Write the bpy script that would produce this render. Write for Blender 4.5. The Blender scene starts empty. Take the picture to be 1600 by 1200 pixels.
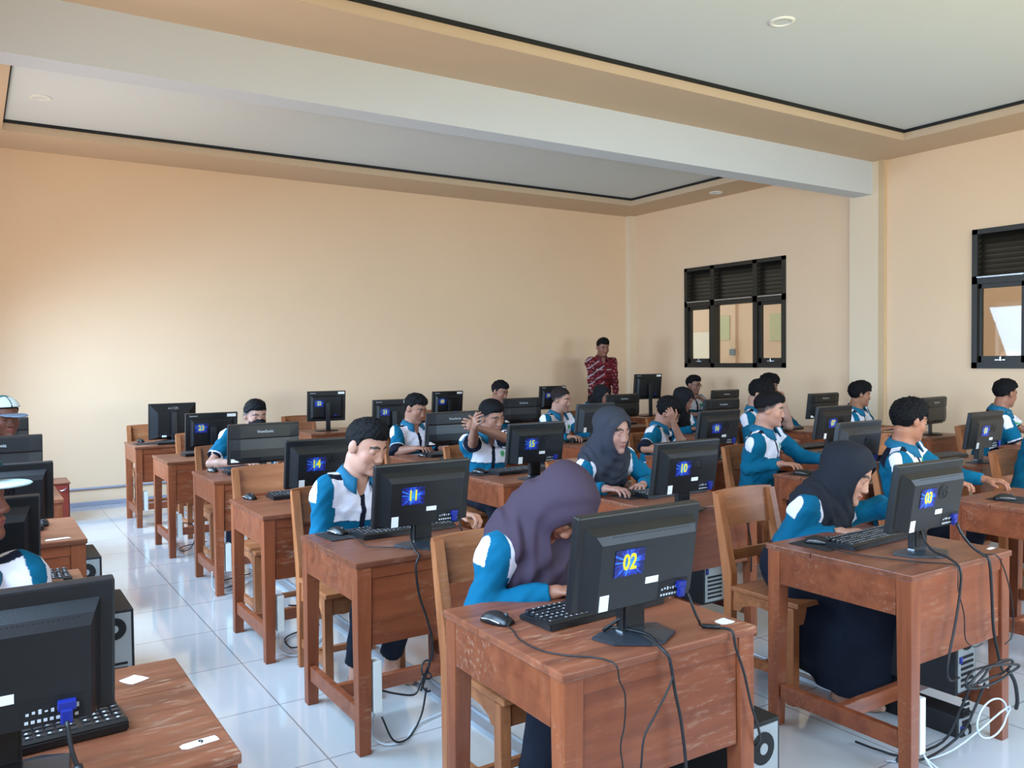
import bpy, bmesh, math, random
import numpy as np
from mathutils import Vector, Matrix

random.seed(4)
rng = np.random.RandomState(7)
S = bpy.context.scene
COL = S.collection

# ------------------------------------------------------------------ camera
YAW, PIT, ROL, FPX = math.radians(33.006), math.radians(-1.6913), math.radians(-0.5883), 1303.26
CH = 1.5
F_ = Vector((math.sin(YAW)*math.cos(PIT), math.cos(YAW)*math.cos(PIT), math.sin(PIT)))
R0 = Vector((math.cos(YAW), -math.sin(YAW), 0)); U0 = R0.cross(F_)
R_ = R0*math.cos(ROL)+U0*math.sin(ROL); U_ = -R0*math.sin(ROL)+U0*math.cos(ROL)
cam = bpy.data.objects.new('camera', bpy.data.cameras.new('camera'))
COL.objects.link(cam)
cam.matrix_world = Matrix(((R_.x, U_.x, -F_.x, 0), (R_.y, U_.y, -F_.y, 0), (R_.z, U_.z, -F_.z, CH), (0, 0, 0, 1)))
cam.data.sensor_width = 36; cam.data.lens = FPX/1600*36; cam.data.clip_start = .05
S.camera = cam

# ------------------------------------------------------------------ world, light, exposure
S.view_settings.view_transform = 'Standard'; S.view_settings.look = 'None'
S.view_settings.gamma = 1; S.view_settings.use_curve_mapping = False
S.view_settings.exposure = 0.5
W = bpy.data.worlds.new('sky'); S.world = W; W.use_nodes = True
wn = W.node_tree.nodes; wl = W.node_tree.links
bg = wn['Background']
grad = wn.new('ShaderNodeTexGradient'); tc = wn.new('ShaderNodeTexCoord'); mp = wn.new('ShaderNodeMapping')
mp.inputs['Rotation'].default_value = (0, math.radians(-90), 0)
wl.new(tc.outputs['Generated'], mp.inputs[0]); wl.new(mp.outputs[0], grad.inputs[0])
cr = wn.new('ShaderNodeValToRGB')
cr.color_ramp.elements[0].color = (.50, .47, .38, 1); cr.color_ramp.elements[1].color = (.72, .84, 1, 1)
wl.new(grad.outputs[0], cr.inputs[0]); wl.new(cr.outputs[0], bg.inputs[0]); bg.inputs[1].default_value = 1.7

def area(name, loc, aim, sx, sy, power, color, spread=180):
    l = bpy.data.lights.new(name, 'AREA'); l.shape = 'RECTANGLE'; l.size = sx; l.size_y = sy
    l.energy = power; l.color = color; l.spread = math.radians(spread)
    o = bpy.data.objects.new(name, l); COL.objects.link(o); o.location = loc
    o.rotation_euler = (Vector(aim)-Vector(loc)).to_track_quat('-Z', 'Y').to_euler()
    o['kind'] = 'structure'
    return o
XW0, XW1, YW0, YW1 = -0.36, 8.56, -0.8, 9.79     # left, right, front, back wall planes
# daylight entering by the window openings of the left wall: cool from the sky; warm fill lamps added to tint the upper walls
for n, (y0, y1, pw) in enumerate(((0.2, 2.4, 34), (3.3, 5.5, 44), (6.6, 8.9, 58))):
    yc = (y0+y1)/2
    area('window_daylight', (XW0-.08, yc, 1.85), (2.2, yc+.25, .25), y1-y0, 1.4, pw*1.95, (.43, .69, 1.0), 125)
    area('warm_upper_fill', (XW0-.06, yc, 1.35), (1.9, yc, 3.6), y1-y0, .6, pw*.22, (1.0, .76, .56), 120)
area('window_daylight', (3.2, YW0-.06, 1.80), (3.5, 2.2, .0), 2.6, 1.3, 52, (.48, .72, 1.0), 125)
area('window_daylight', (6.6, YW0-.06, 1.80), (6.4, 2.2, .0), 2.2, 1.3, 96, (.45, .70, 1.0), 125)
area('warm_upper_fill', (4.6, YW0-.04, 1.3), (5, 2.2, 3.4), 4.5, .6, 60, (1.0, .80, .12), 120)  # added upward lamp that yellows the upper walls

# ------------------------------------------------------------------ materials
def sr(r, g, b):
    f = lambda c: (c/255/12.92 if c <= 10 else ((c/255+.055)/1.055)**2.4)
    return (f(r), f(g), f(b), 1)
MATS = {}
def mat(name, col, rough=.5, spec=.5, metal=0., noise=0., nscale=8., bump=0., bscale=40., emit=0., stretch=None, sss=0.):
    m = bpy.data.materials.new(name); m.use_nodes = True; MATS[name] = m
    nt = m.node_tree; b = nt.nodes['Principled BSDF']
    b.inputs['Base Color'].default_value = col; b.inputs['Roughness'].default_value = rough
    b.inputs['Specular IOR Level'].default_value = spec; b.inputs['Metallic'].default_value = metal
    t = nt.nodes.new('ShaderNodeTexCoord'); mpn = nt.nodes.new('ShaderNodeMapping')
    nt.links.new(t.outputs['Object'], mpn.inputs[0])
    if stretch: mpn.inputs['Scale'].default_value = stretch
    nz = nt.nodes.new('ShaderNodeTexNoise'); nz.inputs['Scale'].default_value = nscale; nz.inputs['Detail'].default_value = 4
    nt.links.new(mpn.outputs[0], nz.inputs['Vector'])
    mx = nt.nodes.new('ShaderNodeMix'); mx.data_type = 'RGBA'; mx.inputs['A'].default_value = tuple(c*(1-noise) for c in col[:3])+(1,)
    mx.inputs['B'].default_value = tuple(min(1, c*(1+noise)) for c in col[:3])+(1,)
    nt.links.new(nz.outputs[0], mx.inputs['Factor']); nt.links.new(mx.outputs['Result'], b.inputs['Base Color'])
    if bump:
        nb = nt.nodes.new('ShaderNodeTexNoise'); nb.inputs['Scale'].default_value = bscale; nb.inputs['Detail'].default_value = 3
        nt.links.new(mpn.outputs[0], nb.inputs['Vector'])
        bp = nt.nodes.new('ShaderNodeBump'); bp.inputs['Strength'].default_value = bump; bp.inputs['Distance'].default_value = .01
        nt.links.new(nb.outputs[0], bp.inputs['Height']); nt.links.new(bp.outputs[0], b.inputs['Normal'])
    if emit: b.inputs['Emission Color'].default_value = col; b.inputs['Emission Strength'].default_value = emit
    if sss: b.inputs['Subsurface Weight'].default_value = sss; b.inputs['Subsurface Radius'].default_value = (.012, .005, .003)
    return m

def wood(name, c1, c2, scratch=0., rough=.38, axis='X'):
    m = bpy.data.materials.new(name); m.use_nodes = True; MATS[name] = m
    nt = m.node_tree; N = nt.nodes; L = nt.links; b = N['Principled BSDF']; b.inputs['Roughness'].default_value = rough
    b.inputs['Specular IOR Level'].default_value = .4
    t = N.new('ShaderNodeTexCoord'); oi = N.new('ShaderNodeObjectInfo'); mpn = N.new('ShaderNodeMapping')
    ad = N.new('ShaderNodeVectorMath'); ad.operation = 'ADD'
    ml = N.new('ShaderNodeVectorMath'); ml.operation = 'SCALE'; ml.inputs[0].default_value = (7, 5, 3)
    L.new(oi.outputs['Random'], ml.inputs['Scale']); L.new(t.outputs['Object'], ad.inputs[0]); L.new(ml.outputs[0], ad.inputs[1])
    L.new(ad.outputs[0], mpn.inputs[0])
    mpn.inputs['Scale'].default_value = {'X': (.9, 9, 9), 'Y': (9, .9, 9), 'Z': (9, 9, .9)}[axis]
    nz = N.new('ShaderNodeTexNoise'); nz.inputs['Scale'].default_value = 2.2; nz.inputs['Detail'].default_value = 6; nz.inputs['Distortion'].default_value = .6
    L.new(mpn.outputs[0], nz.inputs['Vector'])
    rp = N.new('ShaderNodeValToRGB'); rp.color_ramp.elements[0].position = .3; rp.color_ramp.elements[1].position = .72
    rp.color_ramp.elements[0].color = c1; rp.color_ramp.elements[1].color = c2
    L.new(nz.outputs[0], rp.inputs[0]); out = rp.outputs[0]
    if scratch:
        # worn, dusty scuffs
        n2 = N.new('ShaderNodeTexNoise'); n2.inputs['Scale'].default_value = 3.2; n2.inputs['Detail'].default_value = 3
        L.new(ad.outputs[0], n2.inputs['Vector'])
        m3 = N.new('ShaderNodeMapping'); m3.inputs['Scale'].default_value = (5, 26, 26); m3.inputs['Rotation'].default_value = (0, 0, .35)
        L.new(ad.outputs[0], m3.inputs[0])
        n3 = N.new('ShaderNodeTexNoise'); n3.inputs['Scale'].default_value = 2.6; n3.inputs['Detail'].default_value = 5; n3.inputs['Roughness'].default_value = .7
        L.new(m3.outputs[0], n3.inputs['Vector'])
        r3 = N.new('ShaderNodeValToRGB'); r3.color_ramp.elements[0].position = .53; r3.color_ramp.elements[1].position = .66
        L.new(n3.outputs[0], r3.inputs[0])
        r2 = N.new('ShaderNodeValToRGB'); r2.color_ramp.elements[0].position = .45; r2.color_ramp.elements[1].position = .7
        L.new(n2.outputs[0], r2.inputs[0])
        mm = N.new('ShaderNodeMath'); mm.operation = 'MULTIPLY'; L.new(r3.outputs[0], mm.inputs[0]); L.new(r2.outputs[0], mm.inputs[1])
        m4 = N.new('ShaderNodeMath'); m4.operation = 'MULTIPLY'; m4.inputs[1].default_value = scratch; L.new(mm.outputs[0], m4.inputs[0])
        mx = N.new('ShaderNodeMix'); mx.data_type = 'RGBA'; mx.inputs['B'].default_value = sr(190, 158, 132)
        L.new(out, mx.inputs['A']); L.new(m4.outputs[0], mx.inputs['Factor']); out = mx.outputs['Result']
        ra = N.new('ShaderNodeMapRange'); ra.inputs['To Min'].default_value = rough; ra.inputs['To Max'].default_value = .8
        L.new(m4.outputs[0], ra.inputs['Value']); L.new(ra.outputs[0], b.inputs['Roughness'])
    # each desk a slightly different stain
    hs = N.new('ShaderNodeHueSaturation'); rr = N.new('ShaderNodeMapRange'); rr.inputs['To Min'].default_value = .82; rr.inputs['To Max'].default_value = 1.16
    L.new(oi.outputs['Random'], rr.inputs['Value']); L.new(rr.outputs[0], hs.inputs['Value']); L.new(out, hs.inputs['Color'])
    L.new(hs.outputs[0], b.inputs['Base Color'])
    return m

wood('desk_wood', sr(118, 58, 34), sr(148, 80, 48), .5, .36, 'X')
wood('desk_wood_upright', sr(118, 58, 34), sr(150, 82, 48), .35, .4, 'Z')
wood('desk_top_wood', sr(104, 58, 40), sr(142, 82, 56), .55, .34, 'X')
wood('chair_wood', sr(138, 80, 46), sr(176, 112, 70), .45, .42, 'X')
wood('chair_wood_upright', sr(140, 82, 46), sr(180, 114, 72), .3, .42, 'Z')
mat('cabinet_red', sr(122, 40, 28), .4, noise=.2)
mat('black_plastic', sr(19, 21, 24), .38, noise=.15, nscale=30, bump=.05, bscale=400)
mat('dark_gloss', sr(14, 16, 19), .18)
mat('port_black', sr(10, 10, 12), .7)
mat('grey_plastic', sr(50, 53, 58), .4, noise=.1)
mat('key_dark', sr(34, 35, 39), .42, noise=.1)
mat('key_print', sr(196, 200, 205), .6)
mat('mat_cloth', sr(22, 22, 26), .85, noise=.25, nscale=60)
mat('silver', sr(200, 205, 212), .25, metal=.8)
mat('white_plastic', sr(226, 228, 222), .4, noise=.04)
mat('white_paper', sr(236, 236, 232), .8, noise=.04)
mat('cable_black', sr(20, 21, 24), .5)
mat('cable_white', sr(205, 212, 220), .45)
mat('vga_blue', sr(22, 38, 130), .45, noise=.15)
mat('sticker_yellow', sr(250, 222, 30), .5)
mat('case_black', sr(20, 20, 22), .6, noise=.3, nscale=20)
mat('case_steel', sr(168, 172, 172), .45, metal=.5, noise=.15)
mat('case_beige', sr(150, 138, 118), .6, noise=.2)
mat('alu_channel', sr(190, 200, 210), .35, metal=.55, noise=.1)
mat('frame_dark', sr(38, 36, 30), .45, noise=.25, nscale=5, stretch=(1, 1, .3))
mat('ceiling_white', sr(214, 220, 222), .85, noise=.03, nscale=1.2)
mat('beam_white', sr(205, 210, 216), .8, noise=.03, nscale=1.5)
mat('gap_black', sr(18, 18, 18), .7)
mat('soffit_tan', sr(206, 180, 152), .8, noise=.04, nscale=1.2)
mat('wall_cream', sr(236, 204, 170), .62, noise=.05, nscale=.8, bump=.08, bscale=14)
mat('column_cream', sr(234, 212, 184), .6, noise=.04, nscale=1.0)
mat('column_edge', sr(214, 184, 146), .7, noise=.05)
mat('corridor_peach', sr(224, 202, 186), .7, noise=.06, nscale=1.5)
mat('corridor_floor', sr(200, 196, 188), .4, noise=.05)
mat('paper_green', sr(196, 204, 176), .8, noise=.08)
mat('blue_grey', sr(120, 140, 160), .6)
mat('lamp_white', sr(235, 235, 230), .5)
mat('pvc_grey', sr(150, 152, 168), .5, noise=.08)

def glass_mat():
    m = bpy.data.materials.new('window_glass'); m.use_nodes = True; MATS['window_glass'] = m
    N = m.node_tree.nodes; L = m.node_tree.links; N.remove(N['Principled BSDF'])
    g = N.new('ShaderNodeBsdfGlossy'); g.inputs['Roughness'].default_value = .02
    t = N.new('ShaderNodeBsdfTransparent'); t.inputs[0].default_value = (.93, .94, .92, 1)
    lw_ = N.new('ShaderNodeLayerWeight'); pw_ = N.new('ShaderNodeMath'); pw_.operation = 'POWER'; pw_.inputs[1].default_value = 4
    L.new(lw_.outputs['Facing'], pw_.inputs[0]); fr = N.new('ShaderNodeMath'); fr.operation = 'MULTIPLY_ADD'; fr.inputs[1].default_value = .9; fr.inputs[2].default_value = .035; L.new(pw_.outputs[0], fr.inputs[0])
    mx = N.new('ShaderNodeMixShader'); L.new(fr.outputs[0], mx.inputs[0]); L.new(t.outputs[0], mx.inputs[1]); L.new(g.outputs[0], mx.inputs[2])
    L.new(mx.outputs[0], N['Material Output'].inputs[0])
glass_mat()

def floor_mat():
    m = bpy.data.materials.new('floor_tiles'); m.use_nodes = True; MATS['floor_tiles'] = m
    N = m.node_tree.nodes; L = m.node_tree.links; b = N['Principled BSDF']
    t = N.new('ShaderNodeTexCoord'); mpn = N.new('ShaderNodeMapping'); mpn.inputs['Location'].default_value = (-1.10+.6*2, -3.59+.6*6, 0)
    L.new(t.outputs['Object'], mpn.inputs[0])
    br = N.new('ShaderNodeTexBrick'); br.offset = 0; br.inputs['Scale'].default_value = 1
    br.inputs['Brick Width'].default_value = .6; br.inputs['Row Height'].default_value = .6; br.inputs['Mortar Size'].default_value = .0035
    br.inputs['Mortar Smooth'].default_value = .2
    br.inputs['Color1'].default_value = sr(203, 205, 205); br.inputs['Color2'].default_value = sr(197, 199, 199); br.inputs['Mortar'].default_value = sr(140, 140, 140)
    L.new(mpn.outputs[0], br.inputs['Vector'])
    nz = N.new('ShaderNodeTexNoise'); nz.inputs['Scale'].default_value = 1.6; nz.inputs['Detail'].default_value = 5; L.new(t.outputs['Object'], nz.inputs['Vector'])
    mx = N.new('ShaderNodeMix'); mx.data_type = 'RGBA'; mx.blend_type = 'MULTIPLY'; mx.inputs['Factor'].default_value = .25
    L.new(br.outputs['Color'], mx.inputs['A']); L.new(nz.outputs['Color'], mx.inputs['B'])
    hs = N.new('ShaderNodeHueSaturation'); hs.inputs['Saturation'].default_value = .35; hs.inputs['Value'].default_value = 1.1
    L.new(mx.outputs['Result'], hs.inputs['Color']); L.new(hs.outputs[0], b.inputs['Base Color'])
    r = N.new('ShaderNodeMapRange'); r.inputs['To Min'].default_value = .05; r.inputs['To Max'].default_value = .16
    L.new(nz.outputs[0], r.inputs['Value']); L.new(r.outputs[0], b.inputs['Roughness'])
    b.inputs['Specular IOR Level'].default_value = .9; b.inputs['Coat Weight'].default_value = .7; b.inputs['Coat Roughness'].default_value = .05; b.inputs['Coat IOR'].default_value = 1.6
floor_mat()

def sticker_mat():
    m = bpy.data.materials.new('sticker_blue'); m.use_nodes = True; MATS['sticker_blue'] = m
    N = m.node_tree.nodes; L = m.node_tree.links; b = N['Principled BSDF']; b.inputs['Roughness'].default_value = .45
    t = N.new('ShaderNodeTexCoord'); sx = N.new('ShaderNodeSeparateXYZ'); L.new(t.outputs['Object'], sx.inputs[0])
    a = N.new('ShaderNodeMath'); a.operation = 'ARCTAN2'; L.new(sx.outputs['Z'], a.inputs[0]); L.new(sx.outputs['X'], a.inputs[1])
    nz = N.new('ShaderNodeTexNoise'); nz.noise_dimensions = '1D'; nz.inputs['Scale'].default_value = 5; nz.inputs['Detail'].default_value = 3
    L.new(a.outputs[0], nz.inputs['W'])
    n2 = N.new('ShaderNodeTexNoise'); n2.inputs['Scale'].default_value = 60; L.new(t.outputs['Object'], n2.inputs['Vector'])
    ln = N.new('ShaderNodeVectorMath'); ln.operation = 'LENGTH'; L.new(t.outputs['Object'], ln.inputs[0])
    r1 = N.new('ShaderNodeMapRange'); r1.inputs['From Min'].default_value = .0; r1.inputs['From Max'].default_value = .045; r1.inputs['To Min'].default_value = .35; r1.inputs['To Max'].default_value = -.12
    L.new(ln.outputs['Value'], r1.inputs['Value'])
    s = N.new('ShaderNodeMath'); s.operation = 'ADD'; L.new(nz.outputs[0], s.inputs[0]); L.new(r1.outputs[0], s.inputs[1])
    s2 = N.new('ShaderNodeMath'); s2.operation = 'MULTIPLY_ADD'; s2.inputs[1].default_value = .5; s2.inputs[2].default_value = -.25; L.new(n2.outputs[0], s2.inputs[0])
    s3 = N.new('ShaderNodeMath'); s3.operation = 'ADD'; L.new(s.outputs[0], s3.inputs[0]); L.new(s2.outputs[0], s3.inputs[1])
    rp = N.new('ShaderNodeValToRGB'); e = rp.color_ramp.elements; e[0].position = .38; e[0].color = sr(12, 18, 84); e[1].position = .86; e[1].color = sr(60, 170, 235)
    k = e.new(.56); k.color = sr(30, 60, 190)
    L.new(s3.outputs[0], rp.inputs[0]); L.new(rp.outputs[0], b.inputs['Base Color'])
sticker_mat()

def attr_mat(name, rough, sss=0., bump=0., bscale=60., spec=.4):
    m = bpy.data.materials.new(name); m.use_nodes = True; MATS[name] = m
    N = m.node_tree.nodes; L = m.node_tree.links; b = N['Principled BSDF']; b.inputs['Roughness'].default_value = rough
    b.inputs['Specular IOR Level'].default_value = spec
    a = N.new('ShaderNodeAttribute'); a.attribute_name = 'Col'; L.new(a.outputs['Color'], b.inputs['Base Color'])
    if sss: b.inputs['Subsurface Weight'].default_value = sss; b.inputs['Subsurface Radius'].default_value = (.012, .005, .003); b.inputs['Subsurface Scale'].default_value = 1
    if bump:
        t = N.new('ShaderNodeTexCoord'); nb = N.new('ShaderNodeTexNoise'); nb.inputs['Scale'].default_value = bscale; nb.inputs['Detail'].default_value = 4
        L.new(t.outputs['Object'], nb.inputs['Vector']); bp = N.new('ShaderNodeBump'); bp.inputs['Strength'].default_value = bump; bp.inputs['Distance'].default_value = .01
        L.new(nb.outputs[0], bp.inputs['Height']); L.new(bp.outputs[0], b.inputs['Normal'])
    return m
attr_mat('skin', .5, .08); attr_mat('cloth', .85, bump=.75, bscale=14, spec=.2)
attr_mat('hair', .65, bump=.5, bscale=170, spec=.14); attr_mat('veil', .8, bump=.5, bscale=11, spec=.25)

# ------------------------------------------------------------------ mesh helpers
class MB:
    def __init__(s): s.bm = bmesh.new(); s.smooth = False
    def box(s, x0, x1, y0, y1, z0, z1, bev=0., M=None, taper=None):
        b = bmesh.new(); bmesh.ops.create_cube(b, size=1)
        for v in b.verts:
            v.co = Vector(((x0+x1)/2+v.co.x*(x1-x0), (y0+y1)/2+v.co.y*(y1-y0), (z0+z1)/2+v.co.z*(z1-z0)))
            if taper and v.co.z < (z0+z1)/2:
                v.co.x = (x0+x1)/2+(v.co.x-(x0+x1)/2)*taper; v.co.y = (y0+y1)/2+(v.co.y-(y0+y1)/2)*taper
        if bev: bmesh.ops.bevel(b, geom=b.edges[:], offset=bev, segments=2, affect='EDGES', profile=.6)
        return s.add(b, M)
    def add(s, b, M=None):
        if M is not None: bmesh.ops.transform(b, matrix=M, verts=b.verts[:])
        me = bpy.data.meshes.new('t'); b.to_mesh(me); b.free(); s.bm.from_mesh(me); bpy.data.meshes.remove(me); return s
    def prism(s, pts, axis, a, c, bev=0., M=None):
        """pts polygon in the two other axes, extruded along axis from a to c"""
        b = bmesh.new()
        def mk(p, t): return {'X': (t, p[0], p[1]), 'Y': (p[0], t, p[1]), 'Z': (p[0], p[1], t)}[axis]
        lo = [b.verts.new(mk(p, a)) for p in pts]; hi = [b.verts.new(mk(p, c)) for p in pts]; n = len(pts)
        b.faces.new(lo); b.faces.new(hi[::-1])
        for i in range(n): b.faces.new((lo[i], lo[(i+1) % n], hi[(i+1) % n], hi[i]))
        bmesh.ops.recalc_face_normals(b, faces=b.faces[:])
        if bev: bmesh.ops.bevel(b, geom=b.edges[:], offset=bev, segments=2, affect='EDGES')
        return s.add(b, M)
    def loft(s, rings, cap=True, M=None):
        b = bmesh.new(); vs = [[b.verts.new(p) for p in r] for r in rings]; n = len(rings[0])
        for i in range(len(vs)-1):
            for j in range(n): b.faces.new((vs[i][j], vs[i][(j+1) % n], vs[i+1][(j+1) % n], vs[i+1][j]))
        if cap: b.faces.new(vs[0][::-1]); b.faces.new(vs[-1])
        bmesh.ops.recalc_face_normals(b, faces=b.faces[:])
        return s.add(b, M)
    def cyl(s, c, r, h, axis='Z', n=20, r2=None, M=None):
        r2 = r if r2 is None else r2; rings = []
        for t, rr in ((-h/2, r), (h/2, r2)):
            ring = []
            for k in range(n):
                a = 2*math.pi*k/n; u, v = rr*math.cos(a), rr*math.sin(a)
                ring.append({'Z': (c[0]+u, c[1]+v, c[2]+t), 'Y': (c[0]+u, c[1]+t, c[2]+v), 'X': (c[0]+t, c[1]+u, c[2]+v)}[axis])
            rings.append(ring)
        return s.loft(rings, M=M)
    def ell(s, c, r, M=None, nu=16, nv=10):
        b = bmesh.new(); bmesh.ops.create_uvsphere(b, u_segments=nu, v_segments=nv, radius=1)
        for v in b.verts: v.co = Vector((c[0]+v.co.x*r[0], c[1]+v.co.y*r[1], c[2]+v.co.z*r[2]))
        return s.add(b, M)
    def tube(s, pts, r, n=7, sub=5):
        pts = [Vector(p) for p in pts]; P = []
        if len(pts) > 2 and sub > 1:
            ext = [2*pts[0]-pts[1]]+pts+[2*pts[-1]-pts[-2]]
            for i in range(1, len(ext)-2):
                a, b_, c, d = ext[i-1:i+3]
                for k in range(sub):
                    t = k/sub
                    P.append(.5*((2*b_)+(-a+c)*t+(2*a-5*b_+4*c-d)*t*t+(-a+3*b_-3*c+d)*t**3))
            P.append(pts[-1])
        else: P = pts
        rings = []; up = Vector((0, 0, 1)); prev = None
        for i, p in enumerate(P):
            t = (P[min(i+1, len(P)-1)]-P[max(i-1, 0)])
            if t.length < 1e-9: t = Vector((0, 0, 1))
            t.normalize()
            u = prev-t*prev.dot(t) if prev is not None else t.orthogonal()
            if u.length < 1e-5: u = t.orthogonal()
            u.normalize(); prev = u; v = t.cross(u)
            rings.append([p+r*(u*math.cos(2*math.pi*k/n)+v*math.sin(2*math.pi*k/n)) for k in range(n)])
        return s.loft(rings)
    def build(s, name, m, parent=None, smooth=False, loc=None):
        me = bpy.data.meshes.new(name); s.bm.to_mesh(me); s.bm.free()
        me.materials.append(MATS[m] if isinstance(m, str) else m)
        if smooth: me.polygons.foreach_set('use_smooth', [True]*len(me.polygons))
        o = bpy.data.objects.new(name, me); COL.objects.link(o)
        if parent is not None: o.parent = parent
        if loc is not None: o.location = loc
        return o

def tag(o, label, cat, group=None, kind=None):
    o['label'] = label; o['category'] = cat
    if group: o['group'] = group
    if kind: o['kind'] = kind
    return o
def thing(name, loc=(0, 0, 0), rz=0.):
    o = bpy.data.objects.new(name, None); o.empty_display_size = .05; COL.objects.link(o)
    o.location = loc; o.rotation_euler = (0, 0, rz); return o
def struct(o):
    o['kind'] = 'structure'; return o
KIDS = {}
def dup(root, loc, rz=0.):
    r = root.copy(); COL.objects.link(r); r.location = loc; r.rotation_euler = (0, 0, rz)
    for ch in list(root.children):
        c = ch.copy(); COL.objects.link(c); c.parent = r
        for g in list(ch.children):
            d = g.copy(); COL.objects.link(d); d.parent = c
    return r
def text_mesh(body, size, depth=.0006, shear=0., bold=0.):
    cu = bpy.data.curves.new('t', 'FONT'); cu.body = body; cu.size = size; cu.align_x = 'CENTER'; cu.align_y = 'CENTER'; cu.extrude = depth; cu.shear = shear
    cu.resolution_u = 3; cu.offset = bold
    o = bpy.data.objects.new('t', cu); COL.objects.link(o)
    bpy.context.view_layer.update(); dg = bpy.context.evaluated_depsgraph_get()
    me = bpy.data.meshes.new_from_object(o.evaluated_get(dg)); bpy.data.objects.remove(o); bpy.data.curves.remove(cu)
    me.transform(Matrix.Rotation(math.pi/2, 4, 'X'))      # text stands up, faces -Y
    return me
TXT = {}
def text(body, size, m, parent, loc, name='lettering', sx=1., shear=0., bold=0.):
    k = (body, size, sx, m, shear, bold)
    if k not in TXT:
        me = text_mesh(body, size, .0006, shear, bold); me.transform(Matrix.Diagonal((sx, 1, 1, 1)))
        me.materials.append(MATS[m]); TXT[k] = me
    o = bpy.data.objects.new(name, TXT[k]); COL.objects.link(o); o.parent = parent; o.location = loc; return o

# ------------------------------------------------------------------ the room
def sbox(name, m, *a, bev=0.):
    b = MB(); b.box(*a, bev=bev); return struct(b.build(name, m))
sbox('floor', 'floor_tiles', XW0, XW1, YW0, YW1, -.05, 0)
ZS, ZC = 3.66, 3.76
sbox('wall_back', 'wall_cream', XW0-.15, XW1+.15, YW1, YW1+.15, -.05, 4.0)
# left wall with its window openings
lw = MB(); ys = [YW0, .2, 2.4, 3.3, 5.5, 6.6, 8.9, YW1]
for i in range(0, 8, 2): lw.box(XW0-.15, XW0, ys[i], ys[i+1], 0, 4.0)
for i in range(1, 7, 2):
    lw.box(XW0-.15, XW0, ys[i], ys[i+1], 0, 1.0); lw.box(XW0-.15, XW0, ys[i], ys[i+1], 2.55, 4.0)
struct(lw.build('wall_left', 'wall_cream'))
fw = MB()
for a in ((XW0, 1.9), (4.5, 5.5), (7.7, XW1)): fw.box(a[0], a[1], YW0-.15, YW0, 0, 4.0)
for a in ((1.9, 4.5), (5.5, 7.7)):
    fw.box(a[0], a[1], YW0-.15, YW0, 0, 1.1); fw.box(a[0], a[1], YW0-.15, YW0, 2.45, 4.0)
struct(fw.build('wall_front', 'wall_cream'))
# right wall with two windows
WZ0, WZ1 = 1.36, 2.76
wins = [(6.88, 8.63), (2.80, 4.57)]
rw = MB(); edges = [YW0, 2.80, 4.57, 6.88, 8.63, YW1]
for i in (0, 2, 4): rw.box(XW1, XW1+.15, edges[i], edges[i+1], 0, 4.0)
for i in (1, 3):
    rw.box(XW1, XW1+.15, edges[i], edges[i+1], 0, WZ0); rw.box(XW1, XW1+.15, edges[i], edges[i+1], WZ1, 4.0)
struct(rw.build('wall_right', 'wall_cream'))
# column under the beam, and the corner post
sbox('column_right', 'column_cream', XW1-.05, XW1, 5.59, 5.95, 0, ZS+.1)
sbox('trim_1', 'column_edge', XW1-.05, XW1, 5.52, 5.59, 0, ZS+.02)
sbox('trim_2', 'column_cream', XW1-.10, XW1, YW1-.10, YW1, 0, ZS+.02)
# ceilings
sbox('ceiling', 'ceiling_white', XW0, XW1, YW0, YW1, ZC, ZC+.1)
def soffit(name, *a): return struct(MB().box(*a, ZS, ZC).build(name, 'soffit_tan'))
soffit('trim_3', XW0, XW1, 9.05, YW1)
soffit('trim_4', 7.93, XW1, 5.9, 9.05)
soffit('trim_5', XW0, .30, 5.9, 9.05)
soffit('trim_6', XW0, XW1, 4.93, 5.66)
soffit('trim_7', 7.93, XW1, YW0, 4.93)
soffit('trim_8', XW0, .30, YW0, 4.93)
soffit('trim_9', .3, 7.93, YW0, YW0+.7)
g = MB()
for (x0, x1, y0, y1) in ((.3, 7.93, 9.03, 9.05), (7.91, 7.93, 5.9, 9.05), (.3, .32, 5.9, 9.05), (.3, 7.93, 4.93, 4.95), (7.91, 7.93, -.1, 4.93), (.3, .32, -.1, 4.93)):
    if y1 == 4.95: y0, y1 = 4.91, 4.93
    g.box(x0, x1, y0, y1, ZC-.028, ZC)
struct(g.build('trim_10', 'gap_black'))
sbox('beam', 'beam_white', XW0, XW1, 5.66, 5.89, 3.30, ZC+.02)
# downlights
def downlight(x, y, z, label):
    t = thing('downlight', (x, y, z)); tag(t, label, 'ceiling light', 'round downlights')
    b = MB(); ring = []
    for rr, zz in ((.085, 0), (.085, -.008), (.062, -.012), (.058, -.002)):
        ring.append([(rr*math.cos(a*math.pi/16), rr*math.sin(a*math.pi/16), zz) for a in range(32)])
    b.loft(ring, cap=False); b.build('trim_ring', 'lamp_white', t, True)
    MB().cyl((0, 0, -.002), .058, .003).build('diffuser', 'ceiling_white', t)
downlight(.56, 8.14, ZC, 'round white downlight in the far ceiling panel at far left')
downlight(4.65, 3.77, ZC, 'round white downlight in the near ceiling panel')
downlight(8.25, 7.75, ZS, 'small round downlight in the tan border above the right window')

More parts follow.
